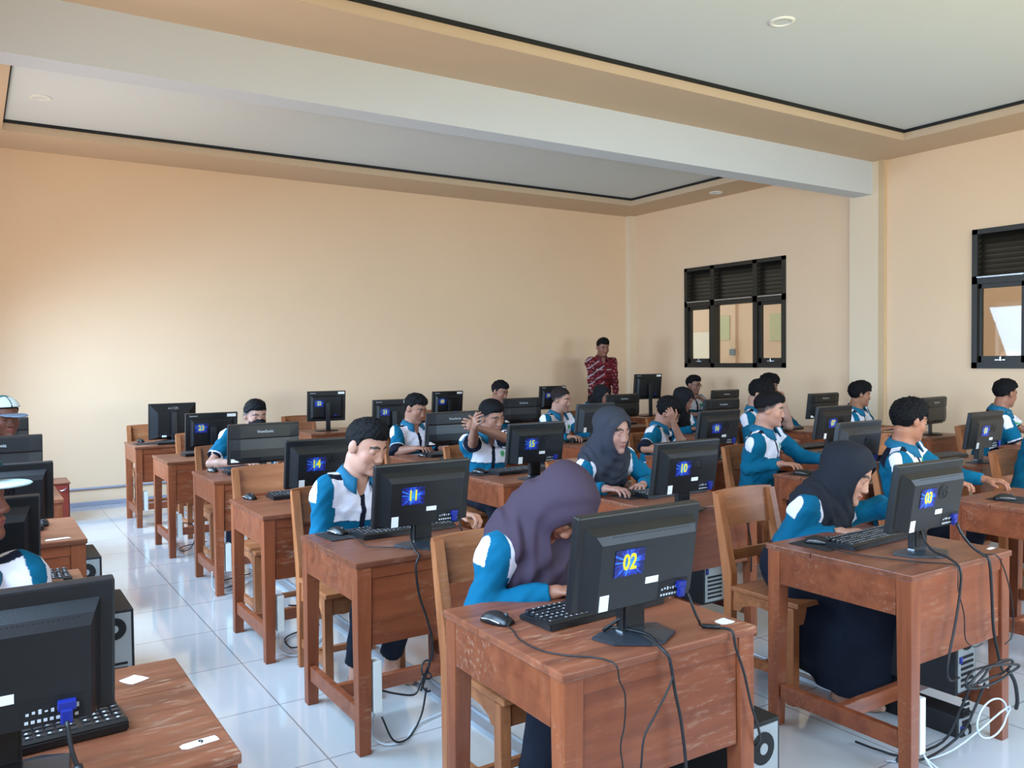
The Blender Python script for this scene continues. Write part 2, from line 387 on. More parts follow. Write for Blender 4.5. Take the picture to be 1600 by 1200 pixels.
def window(idx, y0, y1, cols, open_=()):
    """frame in the right wall, louvres above, glazed sashes below"""
    x = XW1
    fr = MB()
    fr.box(x-.02, x+.10, y0, y0+.055, WZ0, WZ1); fr.box(x-.02, x+.10, y1-.055, y1, WZ0, WZ1)
    fr.box(x-.02, x+.10, y0, y1, WZ0, WZ0+.06); fr.box(x-.02, x+.10, y0, y1, WZ1-.05, WZ1)
    ztr = WZ0+.90
    fr.box(x-.02, x+.10, y0, y1, ztr-.05, ztr+.03)
    ysp = [y0]+cols+[y1]
    for c in cols: fr.box(x-.02, x+.10, c-.035, c+.035, WZ0, WZ1)
    w = fr.build('window_%d' % idx, 'frame_dark'); struct(w)
    for i in range(len(ysp)-1):
        a, b_ = ysp[i]+.04, ysp[i+1]-.04
        lv = MB(); z = ztr+.03; k = 0
        while z < WZ1-.06:
            lv.prism([(x+.0, z), (x+.008, z), (x+.085, z+.062), (x+.077, z+.062)], 'Y', a, b_); z += .052; k += 1
        # prism 'Y' takes (x,z)
        lv.build('louvres', 'frame_dark', w)
        sash = MB(); sashed = i != 1
        if sashed:
            q = .045
            for (p0, p1, r0, r1) in ((a, a+q, WZ0+.06, ztr-.05), (b_-q, b_, WZ0+.06, ztr-.05), (a, b_, WZ0+.06, WZ0+.06+q+.02), (a, b_, ztr-.05-q, ztr-.05)):
                sash.box(x+.01, x+.05, p0, p1, r0, r1)
            so = sash.build('sash', 'frame_dark', w)
            MB().box(x+.026, x+.031, a+q, b_-q, WZ0+.06+q, ztr-.05-q).build('pane', 'window_glass', w)
            h = MB(); h.box(x-.012, x+.01, (a+b_)/2-.05, (a+b_)/2+.05, WZ0+.078, WZ0+.092, bev=.003); h.box(x-.03, x-.008, (a+b_)/2-.02, (a+b_)/2-.005, WZ0+.075, WZ0+.12, bev=.003)
            h.build('latch', 'silver', w)
        else:
            MB().box(x+.026, x+.031, a, b_, WZ0+.06, ztr-.05).build('pane', 'window_glass', w)
        tr = MB(); tr.box(x-.026, x-.018, a+.01, b_-.01, ztr+.012, ztr+.024); tr.build('drip_strip', 'silver', w)
window(1, 6.88, 8.63, [7.36, 8.10])
window(2, 2.80, 4.57, [3.28, 4.02])
# corridor seen through the panes
sbox('wall_corridor', 'corridor_peach', 11.0, 11.12, -3, 13, -.05, 3.4)
sbox('floor_corridor', 'corridor_floor', XW1+.15, 11.0, -3, 13, -.08, -.02)
sbox('pillar_corridor', 'corridor_peach', 10.95, 11.0, 9.86, 9.91, -.02, 3.3)
sbox('reflection_panel', 'lamp_white', 10.95, 11.0, 10.34, 12.9, -.02, 1.95)  # added white board imitating bright reflections in the window panes
for (y0, y1, z0, z1, l) in ((10.02, 10.24, 1.80, 2.22, 'narrow green poster on the corridor wall behind the middle pane'), (8.88, 9.16, 1.76, 2.20, 'pale green poster on the corridor wall behind the right pane')):
    o = MB().box(10.985, 10.998, y0, y1, z0, z1).build('poster', 'paper_green'); tag(o, l, 'poster')
o = MB().box(10.92, 10.95, 9.85, 9.97, 1.53, 1.64, bev=.006).build('socket_box', 'blue_grey'); tag(o, 'small blue grey box on the corridor wall behind the middle pane', 'box')
# conduit and skirting cable on the back wall
b = MB(); b.tube([(XW0, YW1-.012, .185), (3, YW1-.012, .185), (8.4, YW1-.012, .19)], .012, sub=1); struct(b.build('trim_11', 'pvc_grey'))
b = MB(); b.box(XW0, 8.4, YW1-.03, YW1, 0, .045, bev=.004); struct(b.build('baseboard_back', 'pvc_grey'))

# ------------------------------------------------------------------ furniture kinds
DW, DD, DH = .66, .62, .74
def make_desk(over=.006):
    t = thing('school_desk'); w, d = DW/2, DD/2
    b = MB(); b.box(-w-over, w+over, -d-over, .10, DH-.022, DH, bev=.004); b.box(-w-over, w+over, .102, d+over, DH-.022, DH, bev=.004)
    b.build('tabletop', 'desk_top_wood', t)
    for sx in (-1, 1):
        for sy in (-1, 1):
            x, y = sx*(w-.03), sy*(d-.03)
            b = MB(); b.box(x-.03, x+.03, y-.03, y+.03, 0, DH-.022, bev=.003)
            for v in b.bm.verts:
                if v.co.z < .1: v.co.x += -sx*.0; 
            lo = [v for v in b.bm.verts if v.co.z < .05]
            for v in lo: v.co.x = x+sx*.03+(v.co.x-(x+sx*.03))*.78; v.co.y = y+sy*.03+(v.co.y-(y+sy*.03))*.78
            b.build('leg', 'desk_wood_upright', t)
        b = MB(); b.box(sx*(w-.012)-.011, sx*(w-.012)+.011, -d+.06, d-.06, .585, DH-.022, bev=.002); b.build('side_apron', 'desk_wood', t)
        b = MB(); b.box(sx*(w-.022)-.014, sx*(w-.022)+.014, -d+.055, d-.055, .11, .175, bev=.003); b.build('stretcher', 'desk_wood', t)
    b = MB(); b.box(-w+.03, w-.03, -.016, .016, .112, .172, bev=.003); b.build('stretcher', 'desk_wood', t)
    b = MB(); b.box(-w+.06, w-.06, -d+.010, -d+.026, .412, DH-.022, bev=.002); b.box(-w+.06, w-.06, -d+.004, -d+.026, .672, DH-.022, bev=.002)
    b.build('front_panel', 'desk_wood', t)
    b = MB(); b.box(-w+.024, w-.024, -d+.027, d-.06, .592, .604); b.build('drawer_shelf', 'desk_wood', t)
    return t
DESK = make_desk()
def make_chair(m='chair_wood', mu='chair_wood_upright'):
    t = thing('wooden_chair'); w = .20
    for sx in (-1, 1):
        x = sx*(w-.02)
        # rear upright: straight leg, kinked back rest
        b = MB(); b.prism([(.165, 0), (.20, 0), (.205, .44), (.272, .855), (.238, .86), (.155, .50), (.155, .40)], 'X', x-.02, x+.02, bev=.002)
        b.build('back_post', mu, t)
        b = MB(); b.box(x-.02, x+.02, -.19, -.15, 0, .42, bev=.003); b.build('leg', mu, t)
        # side apron with an arch
        pts = [(-.19, .425), (.17, .425), (.17, .33)]
        for k in range(7):
            a = math.pi*k/6; pts.append((-.0+.115*math.cos(a), .335+.045*math.sin(a)))
        pts.append((-.19, .33))
        b = MB(); b.prism(pts, 'X', x-.010, x+.010); b.build('side_rail', m, t)
        b = MB(); b.box(x-.011, x+.011, -.16, .17, .10, .14, bev=.002); b.build('stretcher', m, t)
    b = MB(); b.box(-w-.003, w+.003, -.215, .155, .425, .447, bev=.005); b.build('seat', m, t)
    b = MB()
    n = 9; ring = []
    for i in range(n):
        u = -w+.005+(2*w-.01)*i/(n-1); c = .018*(1-(u/w)**2)
        ring.append([(u, .228+c-.0, .70), (u, .246+c, .70), (u, .276+c, .865+.006*(1-(u/w)**2)), (u, .256+c, .865+.006*(1-(u/w)**2))])
    b.loft(ring); b.build('back_rail', m, t)
    b = MB(); b.box(-w+.03, w-.03, .190, .206, .55, .60, bev=.002); b.build('lower_back_rail', m, t)
    b = MB(); b.box(-w+.03, w-.03, -.18, -.162, .34, .42, bev=.002); b.build('front_rail', m, t)
    b = MB(); b.box(-w+.03, w-.03, -.01, .012, .105, .135, bev=.002); b.build('stretcher', m, t)
    return t
CHAIR = make_chair()

mat('base_satin', sr(44, 49, 56), .28, noise=.1)
# --- monitors: origin on the desk under the screen, back faces -Y
def panel_M(zc, tilt): return Matrix.Translation((0, 0, zc)) @ Matrix.Rotation(tilt, 4, 'X')
def place(o, zc, tilt, x, y, z):
    """put a flat child on the tilted back: x,z from the panel centre, y depth behind"""
    M = panel_M(zc, tilt) @ Matrix.Translation((x, y, z)); o.matrix_local = M; return o
def rrect(w, h, y, r=.0, cx=0, cz=0, bot=None):
    return [(cx-w/2, y, cz-h/2), (cx+w/2, y, cz-h/2), (cx+w/2, y, cz+h/2), (cx-w/2, y, cz+h/2)]
def mon_base(t, kind, zc, hh, m='black_plastic'):
    b = MB()
    if kind == 'hp':
        pl = [(-.125, .05), (-.105, -.035), (-.02, -.105), (.03, -.11), (.12, -.055), (.13, .05), (.08, .075), (-.08, .075)]
        pl = [(q_[0]*.92+.02, q_[1]*.85+.035) for q_ in pl]; b.prism(pl, 'Z', .0, .007, bev=.002)
        b.loft([[((p[0]-.02)*.96+.02, (p[1]-.035)*.96+.035, .007) for p in pl], [((p[0]-.02)*.35+.02, (p[1]-.035)*.35+.045, .017) for p in pl]])
        b.build('base_plate', 'base_satin', t)
        b = MB(); b.box(-.022, .058, .034, .062, .012, zc-hh/2+.06, bev=.004); b.box(-.016, .052, .028, .034, .03, zc-hh/2+.05, bev=.002); b.build('stand_neck', m, t)
        b = MB(); b.box(-.0245, -.022, .034, .060, .016, .020); b.build('trim_strip', 'silver', t)
    else:
        r = []
        for rr, z in ((.115, 0), (.115, .006), (.09, .014), (.03, .018)):
            r.append([(rr*math.cos(a*math.pi/14), .7*rr*math.sin(a*math.pi/14), z) for a in range(28)])
        b.loft(r); b.build('base_plate', m, t, True)
        b = MB(); b.box(-.022, .022, .015, .035, .01, zc-.0, bev=.005); b.build('stand_neck', m, t)
def screen_front(t, w, h, zc, tilt, m='black_plastic'):
    b = MB(); b.box(-w/2+.016, w/2-.016, .0215, .023, -h/2+.018, h/2-.016, M=panel_M(zc, tilt)); b.build('screen', 'dark_gloss', t)
def make_hp(zt=.36, h=.258, w=.425, tilt=math.radians(9), m='black_plastic', logo=True):
    t = thing('computer_monitor'); zc = zt-h/2; M = panel_M(zc, tilt)
    b = MB(); b.box(-w/2, w/2, -.006, .022, -h/2, h/2, bev=.005, M=M)
    def ring(x0, x1, z0, z1, y): return [(x0, y, z0), (x1, y, z0), (x1, y, z1), (x0, y, z1)]
    xa, xb = -w/2+.055, w/2-.045
    b.loft([ring(xa-.035, xb+.02, -h/2+.012, h/2-.030, -.005), ring(xa-.012, xb+.008, -h/2+.012, h/2-.048, -.030), ring(xa, xb, -h/2+.012, h/2-.068, -.042)], M=M)
    b.build('back_cover', m, t)
    b = MB()
    for k in range(34): b.box(xa+.04+k*.008, xa+.0435+k*.008, -.0335, -.030, h/2-.066, h/2-.052, M=M)
    b.build('vent_slots', 'port_black', t)
    b = MB(); b.box(.052, xb-.012, -.0428, -.040, -h/2+.014, -h/2+.062, M=M); b.build('port_bay', 'port_black', t)
    b = MB()
    for k in range(9):
        b.box(.062+k*.010, .067+k*.010, -.0434, -.0428, -h/2+.036+.002*(k % 2), -h/2+.041+.002*(k % 3), M=M)
        b.box(.060+k*.010, .066+k*.010, -.0434, -.0428, -h/2+.020, -h/2+.026, M=M)
    b.build('port_markings', 'key_print', t)
    b = MB(); b.box(xa+.006, xa+.036, -.0430, -.0422, -h/2+.012, -h/2+.055, M=M); b.build('rating_label', 'white_paper', t)
    b = MB(); b.box(.0, .045, -.0434, -.0424, -h/2+.066, -h/2+.084, M=M); b.build('asset_label', 'white_paper', t)
    b = MB(); b.box(.112, .142, -.056, -.0428, -h/2+.038, -h/2+.056, bev=.002, M=M); b.box(.116, .136, -.060, -.046, -h/2+.014, -h/2+.042, bev=.003, M=M)
    b.build('vga_plug', 'vga_blue', t)
    if logo:
        b = MB(); rr = []
        for r_, y_ in ((.0300, -.0420), (.0300, -.0436), (.0275, -.0436), (.0275, -.0420)):
            rr.append([(.034+r_*math.cos(a*math.pi/16), y_, .022+r_*math.sin(a*math.pi/16)) for a in range(32)])
        b.loft(rr, cap=False, M=M); lg = b.build('round_logo', 'dark_gloss', t)
        tx = text('hp', .050, 'dark_gloss', t, (0, 0, 0), shear=.35); place(tx, zc, tilt, .034, -.0426, .024)
    mon_base(t, 'hp', zc, h, m); screen_front(t, w, h, zc, tilt)
    t['zc'] = zc; t['tilt'] = tilt; t['yb'] = -.0428; t['sx'] = -.062; t['sz'] = .006
    return t
def make_vs(zt=.36, h=.262, w=.462, tilt=math.radians(7)):
    t = thing('computer_monitor'); zc = zt-h/2; M = panel_M(zc, tilt)
    b = MB(); b.box(-w/2, w/2, -.004, .022, -h/2, h/2, bev=.004, M=M)
    rings = []
    for zz, y in ((h/2-.004, -.006), (h/2-.008, -.022), (h/2-.085, -.030), (h/2-.095, -.024), (h/2-.16, -.040), (-h/2+.05, -.046), (-h/2+.02, -.036), (-h/2+.008, -.008)):
        rings.append([(-w/2+.006, .0, zz), (w/2-.006, .0, zz), (w/2-.006, y*.75, zz), (w/2-.07, y, zz), (-w/2+.07, y, zz), (-w/2+.006, y*.75, zz)])
    b.loft(rings, M=M); b.build('back_cover', 'black_plastic', t)
    tx = text('ViewSonic', .026, 'key_print', t, (0, 0, 0), name='maker_lettering'); place(tx, zc, tilt, .0, -.0285, h/2-.048)
    b = MB(); b.box(-w/2+.012, -w/2+.062, -.037, -.0335, -h/2+.022, -h/2+.045, M=M); b.build('asset_label', 'white_paper', t)
    b = MB(); b.box(-.03, .12, -.0475, -.045, -h/2+.028, -h/2+.050, M=M); b.build('port_bay', 'port_black', t)
    mon_base(t, 'vs', zc, h); screen_front(t, w, h, zc, tilt)
    t['zc'] = zc; t['tilt'] = tilt; t['yb'] = -.047; t['sx'] = -.08; t['sz'] = 0.
    return t
def make_flat(zt=.36, h=.30, w=.405, tilt=math.radians(6), brand='Lenovo'):
    t = thing('computer_monitor'); zc = zt-h/2; M = panel_M(zc, tilt)
    b = MB(); b.box(-w/2, w/2, -.010, .022, -h/2, h/2, bev=.004, M=M)
    def ring(x0, x1, z0, z1, y): return [(x0, y, z0), (x1, y, z0), (x1, y, z1), (x0, y, z1)]
    b.loft([ring(-w/2+.035, w/2-.035, -h/2+.03, h/2-.045, -.009), ring(-w/2+.055, w/2-.055, -h/2+.05, h/2-.065, -.034)], M=M)
    b.build('back_cover', 'black_plastic', t)
    b = MB(); b.box(-.03, .03, -.055, -.034, -.035, .035, bev=.006, M=M); b.build('stand_mount', 'dark_gloss', t)
    b = MB(); b.box(w/2-.085, w/2-.015, -.0115, -.0098, h/2-.034, h/2-.010, M=M); b.build('asset_label', 'white_paper', t)
    tx = text(brand, .02, 'key_print', t, (0, 0, 0), name='maker_lettering'); place(tx, zc, tilt, -w/2+.06, -.0104, h/2-.020)
    b = MB(); b.box(.075, .105, -.045, -.034, -h/2+.055, -h/2+.075, bev=.003, M=M); b.build('vga_plug', 'vga_blue', t)
    b = MB(); pl = [(-.11, -.07), (.11, -.07), (.125, -.02), (.12, .09), (-.12, .09), (-.125, -.02)]
    b.prism(pl, 'Z', 0, .010, bev=.003); b.build('base_plate', 'black_plastic', t)
    b = MB(); b.box(-.024, .024, -.072, -.050, .008, zc+.04, bev=.004); b.build('stand_neck', 'black_plastic', t)
    screen_front(t, w, h, zc, tilt)
    t['zc'] = zc; t['tilt'] = tilt; t['yb'] = -.0345; t['sx'] = -.088; t['sz'] = .035
    return t
def make_acer(zt=.365, h=.35, w=.44, tilt=math.radians(5)):
    t = thing('computer_monitor'); zc = zt-h/2; M = panel_M(zc, tilt)
    b = MB(); b.box(-w/2, w/2, -.008, .022, -h/2, h/2, bev=.004, M=M)
    def ring(x0, x1, z0, z1, y): return [(x0, y, z0), (x1, y, z0), (x1, y, z1), (x0, y, z1)]
    b.loft([ring(-w/2+.008, w/2-.008, -h/2+.006, h/2-.008, -.008), ring(-w/2+.075, w/2-.075, -h/2+.03, h/2-.085, -.05)], M=M)
    b.build('back_cover', 'black_plastic', t)
    tx = text('ACER', .034, 'silver', t, (0, 0, 0), name='maker_lettering', sx=1.2); tx.matrix_local = M @ Matrix.Translation((0, -.031, h/2-.045)) @ Matrix.Rotation(-.5, 4, 'X')
    b = MB(); b.box(-.14, .14, -.054, -.05, -h/2+.03, -h/2+.06, M=M); b.build('port_bay', 'port_black', t)
    b = MB(); b.box(-.11, -.07, -.072, -.054, -h/2+.030, -h/2+.046, bev=.003, M=M); b.build('cable_plug', 'white_plastic', t)
    b = MB(); b.box(-.028, .028, -.085, -.052, .01, zc+h/2-.08, bev=.006); b.build('stand_neck', 'black_plastic', t)
    b = MB(); r = []
    for rr, z in ((.13, 0), (.13, .007), (.06, .016)):
        r.append([(rr*math.cos(a*math.pi/14), -.03+.75*rr*math.sin(a*math.pi/14), z) for a in range(28)])
    b.loft(r); b.build('base_plate', 'dark_gloss', t, True)
    screen_front(t, w, h, zc, tilt)
    t['zc'] = zc; t['tilt'] = tilt; t['yb'] = -.05; t['sx'] = -.09; t['sz'] = 0.
    return t
MON = {}
def proto_monitor(kind, lift=0.):
    k = (kind, round(lift, 3))
    if k not in MON:
        MON[k] = {'hp': lambda: make_hp(.36+lift, logo=True), 'hpn': lambda: make_hp(.36+lift, logo=False), 'hpg': lambda: make_hp(.36+lift, m='grey_plastic'),
                  'vs': lambda: make_vs(.36+lift), 'flat': lambda: make_flat(.36+lift), 'tall': lambda: make_flat(.36+lift, h=.33, w=.42), 'acer': make_acer}[kind]()
        MON[k]['proto'] = 1
        return MON[k], True
    return MON[k], False
STK = {}
def add_sticker(t, num, yb=None):
    zc, tilt = t['zc'], t['tilt']
    if 's' not in STK:
        me = bpy.data.meshes.new('number_sticker'); bm_ = bmesh.new(); bmesh.ops.create_cube(bm_, size=1)
        for v in bm_.verts: v.co = Vector((v.co.x*.100, v.co.y*.0008, v.co.z*.072))
        bm_.to_mesh(me); bm_.free(); me.materials.append(MATS['sticker_blue']); STK['s'] = me
    s = bpy.data.objects.new('number_sticker', STK['s']); COL.objects.link(s); s.parent = t
    place(s, zc, tilt, t['sx'], t['yb']-.0006, t['sz'])
    tx = text(num, .060, 'sticker_yellow', s, (0, -.0008, 0), name='numerals', sx=.80, bold=.0012)
    s['label'] = 'blue sticker with yellow numerals'

# --- keyboard, mouse, pad
def make_keyboard():
    t = thing('keyboard')
    b = MB(); b.prism([(-.075, 0), (.075, 0), (.075, .014), (.06, .017), (-.06, .024), (-.075, .018)], 'X', -.225, .225, bev=.003); b.build('case', 'black_plastic', t)
    b = MB(); pr = MB()
    for r_ in range(6):
        y = .052-r_*.0195 if r_ < 5 else -.050; z = .0175+.0068*((.052-y)/.11)
        y = -y      # function row sits away from the typist (typist at +Y)
        x = -.215
        while x < .205:
            wk = .0155; gap = .0195
            if abs(x+.215+.0195*15-.0) < .006 or abs(x-.137) < .004: x += .008
            if r_ == 0 and -.04 < x < .05 and False: pass
            b.box(x, x+wk, y-.0075, y+.0075, z-.002, z+.007, bev=.0012)
            if (r_*7+int(round(x*1000))) % 4: pr.box(x+.003, x+.008, y-.003, y+.003, z+.007, z+.0072)
            x += gap
    k = b.build('keys', 'key_dark', t); p = pr.build('key_legends', 'key_print', k)
    return t
KEYB = make_keyboard()
def make_mouse():
    t = thing('computer_mouse'); b = MB(); rings = []   # a small optical mouse
    for i in range(9):
        u = i/8; y = -.050+.10*u; w = .028*math.sin(math.pi*min(1, .12+u*.76))**.45; h = .033*math.sin(math.pi*(.10+.80*(u**1.15)))**.6
        rings.append([(w*math.cos(a)*(1 if math.sin(a) > 0 else .92), y, max(.0, h*math.sin(a)) if math.sin(a) > 0 else 0) for a in [math.pi*k/12 for k in range(13)]])
    b.loft(rings); b.build('shell', 'black_plastic', t, True)
    b = MB(); b.cyl((0, -.032, .027), .007, .006, 'X', 14); b.build('scroll_wheel', 'grey_plastic', t, True)
    b = MB(); b.tube([(-.031, -.03, .010), (-.033, 0, .016), (-.030, .035, .014)], .0015, n=5); b.build('side_strip', 'silver', t)
    return t
MOUSE = make_mouse()
PROTO_USED = {}
def put(proto, key, loc, rz, label, cat, group):
    if key not in PROTO_USED:
        PROTO_USED[key] = 1; o = proto; o.location = loc; o.rotation_euler = (0, 0, rz)
    else: o = dup(proto, loc, rz)
    return tag(o, label, cat, group)

# --- computer case (long axis Y, rear panel with fan faces -Y)
def make_case(w, d, h, name='computer_case'):
    t = thing(name); b = MB(); b.box(-w/2, w/2, -d/2, d/2, 0.0, h, bev=.004); b.build('housing', 'case_black', t)
    b = MB(); b.box(-w/2+.012, w/2-.012, -d/2-.004, -d/2+.004, .012, h-.012, bev=.001)
    b.build('rear_panel', 'case_steel', t)
    b = MB()
    rr = min(w*.36, .05); b.cyl((0, -d/2-.005, h-rr-.03), rr, .004, 'Y', 24); b.build('fan_grille', 'port_black', t); b = MB()
    for k in range(6): b.box(-w/2+.03, w/2-.03, -d/2-.007, -d/2-.003, .03+k*.022, .04+k*.022)
    b.build('slots', 'port_black', t)
    b = MB(); b.cyl((0, -d/2-.008, h-rr-.03), rr*.35, .004, 'Y', 16); b.build('fan_hub', 'case_steel', t)
    b = MB(); b.box(-w/2+.018, -w/2+.034, -d/2-.009, -d/2-.003, h*.42, h*.50); b.build('vga_socket', 'vga_blue', t)
    return t
TOWER = make_case(.165, .40, .385)

# ------------------------------------------------------------------ the stations
# key: desk xl, yf, rot | monitor kind, number, x left, y, z top, yaw | phrase | keyboard, mouse, pad | chair (dx, dy) or None
ST = [
 ('a1', 1.19, 1.60, -.02, 'hpn', '02', 1.255, 1.65, 1.10, 0, 'the monitor numbered 02', (1.555, 1.955, .05), (1.26, 2.03, .35), None, (1.56, 2.37)),
 ('a2', 1.20, 2.93, 0, 'hpn', '11', 1.30, 3.00, 1.09, 0, 'the monitor numbered 11', (1.60, 3.36, .03), (1.335, 3.47, .3), (1.36, 3.44), (1.52, 3.80)),
 ('a3', 1.195, 4.10, 0, 'hp', '14', 1.33, 4.19, 1.095, 0, 'the monitor numbered 14', (1.60, 4.60, 0), (1.285, 4.66, .2), None, (1.50, 4.84)),
 ('a4', 1.29, 5.48, 0, 'vs', None, 1.37, 5.42, 1.10, 0, 'the monitor of the masked boy', (1.66, 5.80, 0), (1.40, 5.99, .2), None, (1.60, 6.28)),
 ('a5', 1.25, 6.76, 0, 'flat', '23', 1.42, 6.92, 1.095, 0, 'the monitor numbered 23', (1.66, 7.16, .08), (1.74, 7.32, 0), None, (1.72, 7.60)),
 ('a6', 1.24, 8.18, 0, 'acer', None, 1.43, 8.62, 1.10, .06, 'the faceted monitor nearest the back left', (1.66, 8.30, .03), (1.36, 8.66, .2), (1.38, 8.45), (1.52, 8.98)),
 ('b1', 2.71, 1.65, 0, 'hp', '03', 2.79, 1.75, 1.10, 0, 'the monitor numbered 03', (3.08, 2.06, .05), (2.86, 2.14, .5), (2.88, 2.13), (3.12, 2.50)),
 ('b2', 2.86, 3.02, 0, 'hp', '10', 2.73, 2.95, 1.09, 0, 'the monitor numbered 10', (3.26, 3.42, 0), (3.04, 3.50, .3), (3.05, 3.48), (3.16, 3.92)),
 ('b3', 2.71, 4.28, 0, 'hp', '15', 2.76, 4.30, 1.10, 0, 'the monitor numbered 15', (3.10, 4.68, .05), (2.84, 4.78, .3), (2.86, 4.76), (3.08, 5.10)),
 ('b4', 2.80, 5.48, 0, 'vs', None, 2.89, 5.62, 1.10, 0, 'the monitor of the boy gazing down at his mouse', (3.22, 5.85, 0), (2.99, 5.90, .2), None, (3.16, 6.34)),
 ('b5', 3.05, 7.00, 0, 'flat', '21', 3.25, 7.45, 1.12, 0, 'the monitor numbered 21', (3.42, 7.50, 0), None, None, (3.5, 7.85)),
 ('b6', 2.98, 8.45, 0, 'tall', '22', 3.05, 8.72, 1.175, -.10, 'the raised monitor numbered 22', None, None, None, (3.20, 9.26)),
 ('c1', 4.32, 1.80, 0, None, None, 0, 0, 0, 0, 'the desk beside monitor 03', None, (4.50, 2.23, .8), (4.56, 2.22), (4.62, 2.68)),
 ('c2', 4.36, 2.98, 0, 'hpg', None, 4.30, 3.08, 1.10, 0, 'the grey monitor above the bending girl', (4.80, 3.38, 0), (4.46, 3.46, .3), (4.52, 3.44), (4.64, 3.86)),
 ('c3', 4.40, 4.25, 0, 'hp', '16', 4.43, 4.33, 1.105, 0, 'the monitor numbered 16', (4.75, 4.68, 0), (4.52, 4.72, .2), None, (4.78, 5.04)),
 ('c4', 4.40, 5.62, 0, 'hpg', None, 4.44, 5.80, 1.10, 0, 'the plain monitor behind the girl at desk 10', (4.76, 6.05, 0), (4.50, 6.10, .2), None, (4.72, 6.46)),
 ('c5', 4.45, 7.00, 0, 'vs', None, 4.55, 7.15, 1.10, 0, 'the monitor left of the boy with a shaved head', (4.88, 7.40, 0), None, None, (4.9, 7.84)),
 ('c6', 4.40, 8.25, 0, 'flat', '08', 4.55, 8.70, 1.13, 0, 'the monitor numbered 08', None, None, None, (4.75, 9.2)),
 ('d2', 5.70, 2.98, 0, 'hp', '01', 5.72, 3.06, 1.10, 0, 'the monitor numbered 01', (6.00, 3.42, 0), None, None, (6.10, 3.76)),
 ('d1', 5.70, 1.70, 0, None, None, 0, 0, 0, 0, 'the desk at the right edge', None, None, None, (5.74, 2.58)),
 ('d3', 5.45, 4.05, 0, 'hp', '07', 5.50, 4.12, 1.104, 0, 'the monitor numbered 07', (5.85, 4.45, 0), None, None, (5.92, 4.92)),
 ('d4', 5.72, 5.45, 0, 'vs', None, 5.80, 5.58, 1.10, 0, 'the upper monitor under the middle of the window', None, None, None, (6.15, 6.32)),
 ('d5', 5.80, 6.95, 0, 'vs', None, 5.86, 7.09, 1.10, 0, 'the monitor before the standing man', (6.2, 7.33, 0), None, None, (6.22, 7.80)),
 ('d6', 5.80, 8.20, 0, 'flat', '24', 6.10, 8.72, 1.15, 0, 'the monitor half hidden by a shaved head', None, None, None, (6.25, 9.1)),
 ('e2', 7.20, 3.00, 0, None, None, 0, 0, 0, 0, 'the desk beyond monitor 01', None, None, None, (7.50, 3.78)),
 ('e3', 7.30, 4.30, 0, 'vs', None, 7.45, 4.44, 1.10, .1, 'the monitor by the column', None, None, None, (7.40, 5.0)),
 ('e4', 7.05, 5.28, 0, 'vs', None, 7.12, 5.42, 1.12, 0, 'the monitor left of the column', (7.1, 5.7, .2), None, None, (7.45, 6.06)),
 ('e5', 7.35, 6.95, 0, 'vs', None, 7.50, 7.10, 1.10, 0, 'the far monitor below the window', None, None, None, (7.85, 7.72)),
 ('e6', 7.15, 7.95, 0, 'tall', None, 7.22, 8.15, 1.29, -.12, 'the tilted raised monitor beside the man', None, None, None, (7.5, 8.72)),
 ('l1', -.24, 1.64, 0, 'hpn', None, -.223, 1.70, 1.10, 0, 'the nearest monitor at far left', (.03, 1.93, .05), None, None, (.02, 2.50)),
 ('l2', -.345, 2.84, 0, 'hp', None, -.27, 2.92, 1.10, 0, 'the second monitor at far left', (.055, 3.31, .0), None, None, None),
 ('l3', -.255, 4.04, 0, 'hp', None, -.145, 4.14, 1.075, 0, 'the third monitor at far left', (.04, 4.42, 0), (.27, 4.50, 0), None, None),
 ('l4', -.24, 5.30, 0, 'vs', None, -.125, 5.42, 1.10, 0, 'the monitor of the boy in the far cap', None, None, None, (.10, 6.15)),
 ('l5', -.24, 7.00, 0, 'vs', None, -.10, 7.25, 1.10, 0, 'the last monitor of the left aisle', None, None, None, None),
]
DESKLAB = {'c1': 'wooden school desk with a black mouse mat, right of the monitor numbered 03', 'd1': 'wooden school desk at the right edge of the picture, second row from front',
           'e2': 'wooden school desk by the right wall, beyond the monitor numbered 01'}
